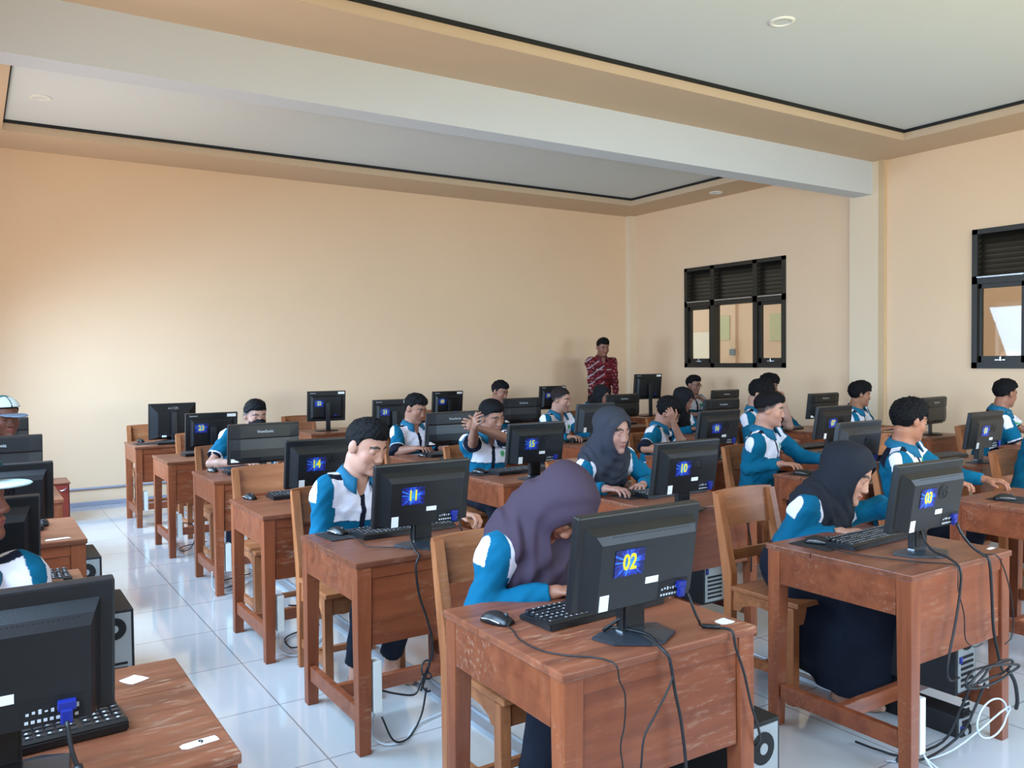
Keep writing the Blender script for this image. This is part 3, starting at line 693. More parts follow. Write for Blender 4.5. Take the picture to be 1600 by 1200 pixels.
for (k, xl, yf, rz, kind, num, mx, my, mz, myaw, ph, kb, ms, pad, ch) in ST:
    put(DESK, 'desk', (xl+DW/2, yf+DD/2, 0), rz, DESKLAB.get(k, 'worn brown wooden school desk carrying '+ph), 'desk', 'school desks in the computer rows')
    if kind:
        w = {'hp': .425, 'hpn': .425, 'hpg': .425, 'vs': .462, 'flat': .405, 'tall': .42, 'acer': .44}[kind]
        lift = mz-.74-.36 if kind != 'acer' else 0
        p, fresh = proto_monitor(kind, lift)
        desc = {'hp': 'black widescreen monitor on a faceted foot', 'hpn': 'black widescreen monitor on a faceted foot', 'hpg': 'greyish widescreen monitor with a round badge', 'vs': 'slim black monitor with white maker lettering on its back',
                'flat': 'squarish black monitor with a white label', 'tall': 'squarish black monitor raised high on its stand', 'acer': 'black monitor with a pyramid shaped back'}[kind]
        lab = (desc+', yellow number '+num+' on a blue sticker') if num else {'vs': 'slim black monitor', 'hpg': 'greyish widescreen monitor', 'hpn': 'black widescreen monitor', 'hp': 'black widescreen monitor', 'tall': 'squarish black monitor', 'acer': 'black monitor'}[kind]+', '+ph
        loc = (mx+w/2+(.016 if kind[:2] == 'hp' else 0), my+.03, .741)
        if fresh:
            o = p; o.location = loc; o.rotation_euler = (0, 0, myaw)
        else:
            o = p.copy(); COL.objects.link(o); o.location = loc; o.rotation_euler = (0, 0, myaw)
            for c in [c for c in p.children if not c.name.startswith('number_sticker')]:
                cc = c.copy(); COL.objects.link(cc); cc.parent = o
        if 'proto' in o: del o['proto']
        tag(o, lab, 'monitor', 'monitors on the school desks')
        if num: add_sticker(o, num)
    if kb: put(KEYB, 'kb', (kb[0], kb[1], .7412), kb[2], 'black keyboard lying behind '+ph, 'keyboard', 'keyboards')
    zp = .7405
    if pad:
        o = MB().box(-.105, .105, -.09, .09, 0, .003, bev=.001).build('mouse_pad', 'mat_cloth', loc=(pad[0], pad[1], zp)); o.rotation_euler = (0, 0, .06)
        tag(o, 'thin black mouse mat on '+ph if k == 'c1' else 'thin black mouse mat beside '+ph, 'mouse mat', 'mouse mats')
    if ms: put(MOUSE, 'ms', (ms[0], ms[1], zp+(.0035 if pad else .0008)), ms[2], 'black computer mouse beside '+ph if k != 'c1' else 'black computer mouse on the desk right of the monitor numbered 03', 'mouse', 'computer mice')
    if ch: put(CHAIR, 'ch', (ch[0], ch[1], 0), 0, 'wooden school chair behind '+ph, 'chair', 'wooden chairs behind the desks')
for o in list(bpy.data.objects):
    for kk in ('zc', 'tilt', 'yb', 'sx', 'sz'):
        if kk in o: del o[kk]

# computer cases
o = put(TOWER, 'tw', (.515, 4.30, 0), 0, 'black computer tower on the floor beside the third desk at far left', 'computer', 'computer cases')
put(TOWER, 'tw', (.53, 5.52, 0), 0, 'black computer tower with a round fan grille, farther one on the tiled aisle', 'computer', 'computer cases')
put(TOWER, 'tw', (2.00, 1.90, 0), 0, 'black computer tower at the right side of the desk numbered 02', 'computer', 'computer cases')
put(TOWER, 'tw', (3.34, 3.36, .174), 0, 'black computer tower resting on the stretcher of the desk numbered 10', 'computer', 'computer cases')
t = make_case(.145, .40, .30); t.location = (3.245, 1.95, .1755); tag(t, 'black computer case resting on the stretcher of the desk numbered 03', 'computer', 'computer cases')
t = make_case(.11, .38, .085); t.location = (3.255, 1.95, 0); tag(t, 'flat black computer case lying on the floor under the desk numbered 03', 'computer', 'computer cases')
# cabinet by the back wall
t = thing('cabinet', (.52, 9.05, 0)); tag(t, 'low dark red wooden cabinet on the floor against the back wall at far left', 'cabinet')
MB().box(-.25, .24, -.2, .2, 0, .37, bev=.004).build('body', 'cabinet_red', t); MB().box(-.26, .25, -.21, .21, .37, .385, bev=.003).build('top', 'desk_top_wood', t)
MB().box(-.24, .23, -.212, -.2, .02, .36, bev=.002).build('door', 'cabinet_red', t)
MB().tube([(.16, -.212, .32), (.17, -.235, .315), (.20, -.235, .325), (.21, -.212, .335)], .004).build('handle', 'silver', t)
# power strips screwed to desk legs
def strip(x, y, z0, h, lab):
    t = thing('power_strip', (x, y, z0)); tag(t, lab, 'power strip', 'white power strips on desk legs')
    MB().box(-.018, .018, -.026, .026, 0, h, bev=.004).build('housing', 'white_plastic', t)
    b = MB()
    for k in range(4): b.cyl((.019, 0, h*(.16+.22*k)), .017, .003, 'X', 16)
    b.build('sockets', 'grey_plastic', t)
strip(1.20+.08, 2.96, .15, .20, 'white power strip on the leg of the desk numbered 11')
strip(1.195+.08, 4.13, .15, .18, 'white power strip on the leg of the desk numbered 14')
strip(1.29+.08, 5.51, .15, .18, 'white power strip on the leg of the masked boy\'s desk')
strip(1.25+.08, 6.79, .15, .18, 'white power strip on the leg of the desk numbered 23')
strip(1.24+.08, 8.21, .15, .18, 'white power strip on the leg of the farthest desk of the left row')
strip(2.71+.08, 1.68, .09, .20, 'white power strip on the leg of the desk numbered 03')
# metal cable channels on the floor
for n, (x, y0, y1, lab) in enumerate(((1.72, 1.3, 9.2, 'metal cable channel on the floor under the leftmost long row, starting at desk 02'), (3.22, 2.2, 9.0, 'metal cable channel under the middle row of desks that starts at desk 03'), (4.85, 2.0, 8.8, 'long metal cable channel on the floor under the row of desks behind the bending girl'))):
    b = MB(); b.prism([(x-.03, 0), (x+.03, 0), (x+.024, .016), (x-.024, .016)], 'Y', y0, y1); b.prism([(x+.045, 0), (x+.065, 0), (x+.06, .01), (x+.05, .01)], 'Y', y0, y1)
    o = b.build('cable_channel', 'alu_channel'); tag(o, lab, 'cable channel')
# paper stuck to desk tops
def torn(x, y, rz, w, h, lab, txt=None):
    b = MB(); n = 9; pts = []
    for k in range(n):
        a = 2*math.pi*k/n; pts.append((w/2*(1 if math.cos(a) > 0 else -1)*min(1, abs(math.cos(a))*1.5)*rng.uniform(.85, 1.05), h/2*(1 if math.sin(a) > 0 else -1)*min(1, abs(math.sin(a))*1.5)*rng.uniform(.8, 1.1)))
    b.prism(pts, 'Z', 0, .0006); o = b.build('paper_label', 'white_paper', loc=(x, y, .7404)); o.rotation_euler = (0, 0, rz)
    tag(o, lab, 'paper label', 'paper labels on desk corners')
    if txt:
        q = text(txt, .022, 'port_black', o, (0, 0, 0), name='numerals'); q.rotation_euler = (-math.pi/2, 0, 0); q.location = (0.005, 0, .0012)
torn(1.800, 1.665, .1, .055, .045, 'torn white paper label on the corner of the desk numbered 02')
torn(3.335, 1.705, .1, .05, .018, 'torn white paper scrap on the corner of the desk numbered 03')
torn(.365, 1.725, .12, .075, .028, 'white paper label with a handwritten figure, on the nearest desk at far left', '9')
torn(.30, 4.10, .1, .10, .03, 'white paper label on the corner of the third desk at far left')
torn(4.93, 2.12, .1, .08, .14, 'cream paper on the desk right of the monitor numbered 03')
torn(.31, 2.16, .5, .05, .05, 'folded cream paper beside the keyboard of the nearest monitor at far left')

# ------------------------------------------------------------------ cables
def cable(pts, r, m, label, name='cable', group='computer cables'):
    o = MB().tube(pts, r).build(name, m, smooth=True); return tag(o, label, 'cable', group)
Z = .7445
cable([(1.262, 1.985, Z), (1.250, 1.93, Z), (1.225, 1.86, Z), (1.225, 1.76, Z), (1.26, 1.69, Z), (1.31, 1.635, Z), (1.325, 1.582, Z-.004), (1.333, 1.576, .70), (1.351, 1.576, .659), (1.348, 1.576, .586), (1.335, 1.576, .533), (1.339, 1.576, .44), (1.36, 1.70, .3)], .0022, 'cable_black', 'thin black mouse cable winding over the desk numbered 02 and down its front')
cable([(1.611, 1.618, .864), (1.622, 1.605, .815), (1.655, 1.62, .778), (1.695, 1.65, .752), (1.735, 1.62, Z+.002), (1.742, 1.582, Z), (1.748, 1.574, .70), (1.781, 1.574, .623), (1.807, 1.574, .535), (1.845, 1.574, .42), (1.88, 1.66, .35)], .0038, 'cable_black', 'black screen cable leaving the blue plug of monitor 02 over the right desk edge')
cable([(1.70, 1.655, Z+.004), (1.735, 1.62, Z+.004)], .007, 'cable_black', 'dark ferrite lump on the screen cable of monitor 02', 'ferrite_bead')
cable([(1.47, 1.72, .80), (1.44, 1.77, Z+.01), (1.46, 1.745, .765), (1.50, 1.66, .762), (1.49, 1.60, Z+.003), (1.495, 1.574, .73), (1.505, 1.573, .699), (1.519, 1.573, .628), (1.541, 1.573, .538), (1.556, 1.573, .40), (1.58, 1.63, .3)], .0045, 'cable_black', 'thick black power cable hanging down the front of the desk numbered 02')
cable([(1.497, 1.572, .72), (1.506, 1.570, .67), (1.451, 1.570, .594), (1.407, 1.570, .538), (1.391, 1.570, .44), (1.42, 1.66, .32)], .0028, 'cable_black', 'thin black cable branching left on the front of the desk numbered 02')
# desk 03
cable([(3.03, 1.812, .84), (3.022, 1.785, .79), (3.005, 1.74, Z+.020), (2.99, 1.68, Z+.012), (2.975, 1.628, .73), (2.968, 1.622, .66), (2.939, 1.622, .546), (2.90, 1.622, .439), (2.885, 1.622, .373), (2.94, 1.64, .325), (3.03, 1.66, .31)], .0045, 'cable_black', 'black power cable hanging down the front of the desk numbered 03')
cable([(3.132, 1.728, .862), (3.138, 1.71, .82), (3.160, 1.68, .772), (3.170, 1.645, Z+.004), (3.17, 1.625, .73), (3.178, 1.62, .623), (3.193, 1.62, .475), (3.227, 1.62, .371), (3.26, 1.62, .30)], .0055, 'cable_black', 'thick black screen cable falling from the blue plug of monitor 03')
cable([(2.835, 2.09, Z+.002), (2.815, 2.03, Z+.002), (2.81, 1.95, Z), (2.85, 1.82, Z), (2.90, 1.72, Z), (2.95, 1.66, Z), (2.96, 1.628, .735), (2.95, 1.62, .66), (2.99, 1.62, .56), (3.00, 1.62, .47), (3.06, 1.62, .43), (3.12, 1.62, .43)], .0022, 'cable_black', 'thin mouse cable on the front of the desk numbered 03')
cable([(3.20, 1.66, Z), (3.24, 1.628, .735), (3.30, 1.618, .62), (3.33, 1.616, .5), (3.32, 1.616, .42), (3.27, 1.616, .40)], .0025, 'cable_black', 'thin black cable curving beside the right leg of the desk numbered 03')
lp = []
for k in range(26):
    a = k*.62; lp.append((3.10+.15*math.cos(a)+.02*math.sin(3*a), 1.575+.018*math.sin(a*.7), .335+.032*math.sin(a)+.008*math.cos(2.3*a)))
cable(lp, .0045, 'cable_black', 'bundle of coiled black cable tied in front of the right leg of desk 03', 'cable_coil')
cable([(3.20, 1.57, .33), (3.23, 1.56, .28), (3.25, 1.56, .21), (3.26, 1.57, .17)], .007, 'cable_black', 'loose black plug end hanging from the coil at desk 03', 'cable_end')
cable([(3.06, 1.58, .31), (3.03, 1.60, .22), (2.99, 1.63, .12), (2.90, 1.70, .03), (2.80, 1.76, .02), (2.85, 1.74, .06), (2.83, 1.69, .12)], .0045, 'cable_black', 'black cable running from the coil to the white strip of desk 03')
cable([(3.02, 1.61, .30), (3.00, 1.64, .2), (2.96, 1.68, .08), (2.88, 1.78, .012), (2.84, 1.86, .012), (2.83, 1.95, .012)], .0045, 'cable_black', 'second black cable dropping to the floor under desk 03')
lp = [(3.15+.105*math.cos(a*.5), 1.60, .15+.07*math.sin(a*.5)) for a in range(0, 14)]
cable(lp+[(3.0, 1.66, .05), (2.86, 1.74, .008), (2.80, 1.80, .006)], .0035, 'cable_white', 'pale network cable loop at the right leg of desk 03', 'network_cable')
cable([(2.80, 1.67, .10), (2.82, 1.64, .04), (2.86, 1.63, .02), (2.85, 1.68, .05), (2.81, 1.71, .12)], .004, 'cable_white', 'white cable loop below the power strip of desk 03')
# nearest left desk
cable([(.130, 1.672, .862), (.136, 1.658, .81), (.148, 1.648, .768), (.150, 1.636, Z+.004), (.148, 1.626, .735), (.146, 1.622, .66), (.15, 1.625, .55)], .0042, 'cable_black', 'black screen cable hanging from the nearest monitor at far left')
cable([(.1425, 1.652, .786), (.149, 1.647, .764)], .0085, 'cable_black', 'dark ferrite lump on the cable of the nearest monitor at far left', 'ferrite_bead')
# desk 11
cable([(1.657, 2.966, .852), (1.665, 2.955, .81), (1.70, 2.97, .762), (1.745, 2.96, Z+.002), (1.80, 2.935, Z+.002), (1.83, 2.905, Z-.002), (1.84, 2.896, .70), (1.845, 2.896, .55)], .0036, 'cable_black', 'black screen cable leaving the blue plug of monitor 11')
cable([(1.49, 3.05, .83), (1.46, 3.0, .79), (1.45, 2.94, .752), (1.448, 2.905, .74), (1.43, 2.898, .70), (1.443, 2.898, .587), (1.478, 2.898, .48), (1.499, 2.898, .375), (1.50, 2.94, .28), (1.48, 2.97, .18)], .0048, 'cable_black', 'black cables hanging down the front of the desk numbered 11')
cable([(1.345, 3.43, Z+.001), (1.36, 3.30, Z), (1.34, 3.16, Z), (1.42, 3.08, Z), (1.50, 2.98, Z), (1.53, 2.905, .745), (1.54, 2.898, .7), (1.535, 2.898, .6), (1.51, 2.898, .5)], .002, 'cable_black', 'thin mouse cable crossing the desk numbered 11')
cable([(1.50, 2.93, .30), (1.47, 2.95, .22), (1.44, 2.95, .18), (1.36, 2.96, .20), (1.31, 2.97, .22)], .004, 'cable_black', 'black cable plugged into the white strip of desk 11')
cable([(1.49, 2.94, .20), (1.46, 2.93, .10), (1.40, 2.92, .03), (1.34, 2.93, .03), (1.305, 2.96, .12)], .004, 'cable_black', 'black cable sagging to the floor beside the leg of desk 11')
cable([(1.29, 2.99, .15), (1.285, 3.0, .04), (1.32, 2.96, .008), (1.40, 2.95, .008), (1.50, 3.05, .008), (1.66, 3.10, .008)], .0045, 'cable_white', 'pale cable on the floor from the strip of desk 11', 'network_cable')
lp = []
for k in range(14):
    a = k*.9; lp.append((1.485+.02*math.cos(a), 2.93+.01*math.sin(a), .30-.012*k*.6+.02*math.sin(a)))
cable(lp, .004, 'cable_black', 'small knot of black cable behind the front of desk 11', 'cable_coil')
for (yy, n_) in ((4.12, '14'), (5.50, 'of the masked boy'), (6.78, '23')):
    lab = 'desk '+n_ if n_[0] != 'o' else 'the desk '+n_
    cable([(1.33, yy+.04, .26), (1.42, yy+.02, .24), (1.46, yy+.05, .16), (1.42, yy+.05, .05), (1.36, yy+.10, .02), (1.40, yy+.3, .012), (1.62, yy+.4, .012)], .004, 'cable_black', 'black cable drooping from the white strip of '+lab)
    cable([(1.28, yy+.05, .15), (1.29, yy+.06, .03), (1.36, yy+.0, .008), (1.50, yy+.12, .008), (1.66, yy+.35, .008)], .004, 'cable_white', 'pale cable looping on the floor by '+lab, 'network_cable')
cable([(3.24, 3.0, .80), (3.32, 3.0, .77), (3.36, 2.995, Z+.002), (3.38, 2.985, .70), (3.42, 2.98, .55), (3.44, 2.99, .45), (3.45, 3.0, .36)], .0045, 'cable_black', 'black screen cable falling from monitor 10 to the tower below')
# bottle-like notice: none; the floor strip under the back wall is part of the baseboard

# ------------------------------------------------------------------ people: smooth blended solids meshed on a grid
V3 = lambda *a: np.array(a, dtype=np.float64)
def nrm(v): v = np.asarray(v, float); return v/(np.linalg.norm(v)+1e-12)
class Field:
    def __init__(s, lo, hi, h):
        s.h = h; s.lo = np.array(lo, float); n = np.ceil((np.array(hi)-s.lo)/h).astype(int)+1
        s.ax = [(s.lo[i]+h*np.arange(n[i])).astype(np.float32) for i in range(3)]
        s.F = np.full(n, .2, np.float32)
    def blk(s, lo, hi, m):
        sl = []
        for i in range(3):
            a = int(max(0, math.floor((lo[i]-m-s.lo[i])/s.h))); b = int(min(len(s.ax[i]), math.ceil((hi[i]+m-s.lo[i])/s.h)+1))
            if b <= a: return None
            sl.append(slice(a, b))
        return tuple(sl), s.ax[0][sl[0]][:, None, None], s.ax[1][sl[1]][None, :, None], s.ax[2][sl[2]][None, None, :]
    def put(s, fn, lo, hi, k, op='u'):
        r = s.blk(lo, hi, k+2.5*s.h)
        if r is None: return
        sl, x, y, z = r; d = fn(x, y, z).astype(np.float32); a = s.F[sl]
        if op == 's': d = -d; 
        if op == 'u':
            hh = np.maximum(k-np.abs(a-d), 0)/max(k, 1e-6); s.F[sl] = np.minimum(a, d)-hh*hh*k*.25
        else:
            hh = np.maximum(k-np.abs(a-d), 0)/max(k, 1e-6); s.F[sl] = np.maximum(a, d)+hh*hh*k*.25
    def cap(s, a, b, ra, rb, k=.02, op='u', cut=None):
        a = np.asarray(a, float); b = np.asarray(b, float); r = max(ra, rb); ab = b-a; L2 = max(ab@ab, 1e-9)
        def fn(x, y, z):
            t = np.clip(((x-a[0])*ab[0]+(y-a[1])*ab[1]+(z-a[2])*ab[2])/L2, 0, 1)
            d = np.sqrt((x-a[0]-t*ab[0])**2+(y-a[1]-t*ab[1])**2+(z-a[2]-t*ab[2])**2)-(ra+(rb-ra)*t)
            if cut is not None:
                n_ = ab/np.sqrt(L2); d = np.maximum(d, (x-b[0])*n_[0]+(y-b[1])*n_[1]+(z-b[2])*n_[2]-cut)
            return d
        s.put(fn, np.minimum(a, b)-r, np.maximum(a, b)+r, k, op)
    def ell(s, c, r, R=None, k=.02, op='u', post=None):
        c = np.asarray(c, float); R = np.eye(3) if R is None else R; m = max(r)
        def fn(x, y, z):
            dx, dy, dz = x-c[0], y-c[1], z-c[2]
            q = [dx*R[0, i]+dy*R[1, i]+dz*R[2, i] for i in range(3)]
            k0 = np.sqrt((q[0]/r[0])**2+(q[1]/r[1])**2+(q[2]/r[2])**2); k1 = np.sqrt((q[0]/r[0]**2)**2+(q[1]/r[1]**2)**2+(q[2]/r[2]**2)**2)
            d = k0*(k0-1)/np.maximum(k1, 1e-6)
            return d if post is None else post(d, q)
        s.put(fn, c-m, c+m, k, op)
    def everywhere(s, fn):
        s.F += fn(s.ax[0][:, None, None], s.ax[1][None, :, None], s.ax[2][None, None, :]).astype(np.float32)
    def clip(s, fn, k=.004):
        d = fn(s.ax[0][:, None, None], s.ax[1][None, :, None], s.ax[2][None, None, :]).astype(np.float32)
        hh = np.maximum(k-np.abs(s.F-d), 0)/k; s.F = np.maximum(s.F, d)+hh*hh*k*.25
    def mesh(s):
        F = s.F; F[0] = F[-1] = .1; F[:, 0] = F[:, -1] = .1; F[:, :, 0] = F[:, :, -1] = .1
        I = F < 0; n = np.array(F.shape)
        c = np.zeros(n-1, np.int8)
        for dx in (0, 1):
            for dy in (0, 1):
                for dz in (0, 1): c += I[dx:n[0]-1+dx, dy:n[1]-1+dy, dz:n[2]-1+dz]
        act = np.argwhere((c > 0) & (c < 8))
        if len(act) == 0: return np.zeros((0, 3)), np.zeros((0, 4), int)
        idx = np.full(n-1, -1, np.int32); idx[act[:, 0], act[:, 1], act[:, 2]] = np.arange(len(act))
        off = np.array([(a, b, d) for a in (0, 1) for b in (0, 1) for d in (0, 1)])
        val = np.stack([F[act[:, 0]+o[0], act[:, 1]+o[1], act[:, 2]+o[2]] for o in off], 1).astype(np.float64)
        acc = np.zeros((len(act), 3)); cnt = np.zeros(len(act))
        for i in range(8):
            for j in range(i+1, 8):
                if np.abs(off[i]-off[j]).sum() != 1: continue
                a, b = val[:, i], val[:, j]; m = (a < 0) != (b < 0)
                t = np.where(m, a/np.where(np.abs(a-b) < 1e-12, 1, a-b), 0)
                acc += np.where(m[:, None], off[i]+t[:, None]*(off[j]-off[i]), 0); cnt += m
        V = s.lo+s.h*(act+acc/cnt[:, None]); Q = []
        for ax in range(3):
            o = [0, 0, 0]; o[ax] = 1
            A = I[:n[0]-o[0], :n[1]-o[1], :n[2]-o[2]]; B = I[o[0]:, o[1]:, o[2]:]
            e = np.argwhere(A != B); u, v = (ax+1) % 3, (ax+2) % 3
            e = e[(e[:, u] > 0) & (e[:, v] > 0) & (e[:, u] < n[u]-1) & (e[:, v] < n[v]-1)]
            flip = A[e[:, 0], e[:, 1], e[:, 2]]
            cs = []
            for du, dv in ((-1, -1), (0, -1), (0, 0), (-1, 0)):
                p = e.copy(); p[:, u] += du; p[:, v] += dv; cs.append(idx[p[:, 0], p[:, 1], p[:, 2]])
            q = np.stack(cs, 1); q[~flip] = q[~flip][:, ::-1]; Q.append(q)
        return V, np.concatenate(Q)
def np_mesh(name, V, Q, col, m, parent=None):
    me = bpy.data.meshes.new(name); me.vertices.add(len(V)); me.vertices.foreach_set('co', np.ascontiguousarray(V, np.float32).ravel())
    me.loops.add(Q.size); me.loops.foreach_set('vertex_index', Q.ravel().astype(np.int32))
    me.polygons.add(len(Q)); me.polygons.foreach_set('loop_start', np.arange(0, Q.size, 4, dtype=np.int32)); me.polygons.foreach_set('loop_total', np.full(len(Q), 4, np.int32))
    me.polygons.foreach_set('use_smooth', [True]*len(Q)); me.update(calc_edges=True)
    a = me.attributes.new('Col', 'FLOAT_COLOR', 'POINT'); c4 = np.ones((len(V), 4), np.float32); c4[:, :3] = col; a.data.foreach_set('color', c4.ravel())
    me.materials.append(MATS[m]); o = bpy.data.objects.new(name, me); COL.objects.link(o)
    if parent is not None: o.parent = parent
    return o
C3 = lambda r, g, b: np.array(sr(r, g, b)[:3])
TEAL, NAVY, WHITE, GREEN = C3(0, 92, 124), C3(20, 24, 40), C3(226, 222, 232), C3(90, 160, 110)
def wob(P, amp, f, s=0.):
    x, y, z = P; return amp*(np.sin(f*x+1.3*np.sin(f*.7*y+s)+s)*np.sin(f*.9*z+2*s)+.6*np.sin(f*1.7*(y+z)+s*3)*np.sin(f*1.3*x+s))

def frame(front, up):
    y = nrm(front); x = nrm(np.cross(y, up)); z = np.cross(x, y); return np.stack([x, y, z], 1)    # columns right, front, up
def head_frame(phi, pitch, roll):
    a, p, r = map(math.radians, (phi, pitch, roll))
    fr = V3(math.sin(a)*math.cos(p), -math.cos(a)*math.cos(p), -math.sin(p))
    up0 = V3(math.sin(a)*math.sin(p), -math.cos(a)*math.sin(p), math.cos(p)); R = frame(fr, up0)
    c, s_ = math.cos(r), math.sin(r); x = R[:, 0]*c+R[:, 2]*s_; z = -R[:, 0]*s_+R[:, 2]*c
    return np.stack([x, R[:, 1], z], 1)
def elbow(S_, T, l1, l2, pole):
    d = T-S_; L = np.linalg.norm(d); L = max(L, 1e-4)
    if L > (l1+l2)*.995: d = d/L*(l1+l2)*.995; L = (l1+l2)*.995; T = S_+d
    a = (l1*l1-l2*l2+L*L)/(2*L); h = math.sqrt(max(0, l1*l1-a*a)); u = d/L
    p = np.asarray(pole, float); p = nrm(p-u*(p@u)); return S_+u*a+p*h, T
CURL = {'mouse': (12, 30, 22), 'flat': (4, 12, 8), 'fist': (70, 85, 55), 'relax': (24, 36, 22), 'claw': (38, 48, 30)}
def hand(f, W_, fd, n, side, curl, s=1.):
    fd = nrm(fd); n = nrm(n-fd*(n@fd)); th = np.cross(fd, n)*side; c = [math.radians(v) for v in CURL[curl]]
    R = np.stack([th, fd, -n], 1)
    f.ell(W_+fd*.043*s, (.037*s, .050*s, .0155*s), R, .012)
    f.ell(W_+fd*.070*s, (.039*s, .018*s, .0125*s), R, .012)
    f.ell(W_+fd*.030*s+th*.022*s+n*.006*s, (.016*s, .030*s, .014*s), R, .010)
    for i, L in enumerate((.068, .076, .070, .054)):
        b = W_+fd*(.082-.003*abs(i-1)-.004*(i == 3))*s+th*(.0285-.0188*i)*s; spread = (1.3-i)*.07; ang = 0.
        ci = [v*(1+.08*i) for v in c]
        for q, fr_ in enumerate((.44, .31, .25)):
            ang += ci[q]; d = nrm((fd*math.cos(ang)+n*math.sin(ang))+th*spread); e = b+d*L*fr_*s
            f.cap(b, e, (.0088-.0008*q-.0006*(i == 3))*s, (.0082-.0010*q-.0006*(i == 3))*s, .0022 if q == 0 else .004); b = e
    b = W_+fd*.022*s+th*.026*s+n*.006*s; d = nrm(fd*.62+th*.72+n*.28); e = b+d*.040*s; f.cap(b, e, .0135*s, .0105*s, .010)
    d2 = nrm(fd*.88+th*.30+n*.34); f.cap(e, e+d2*.030*s, .0100*s, .0078*s, .004)

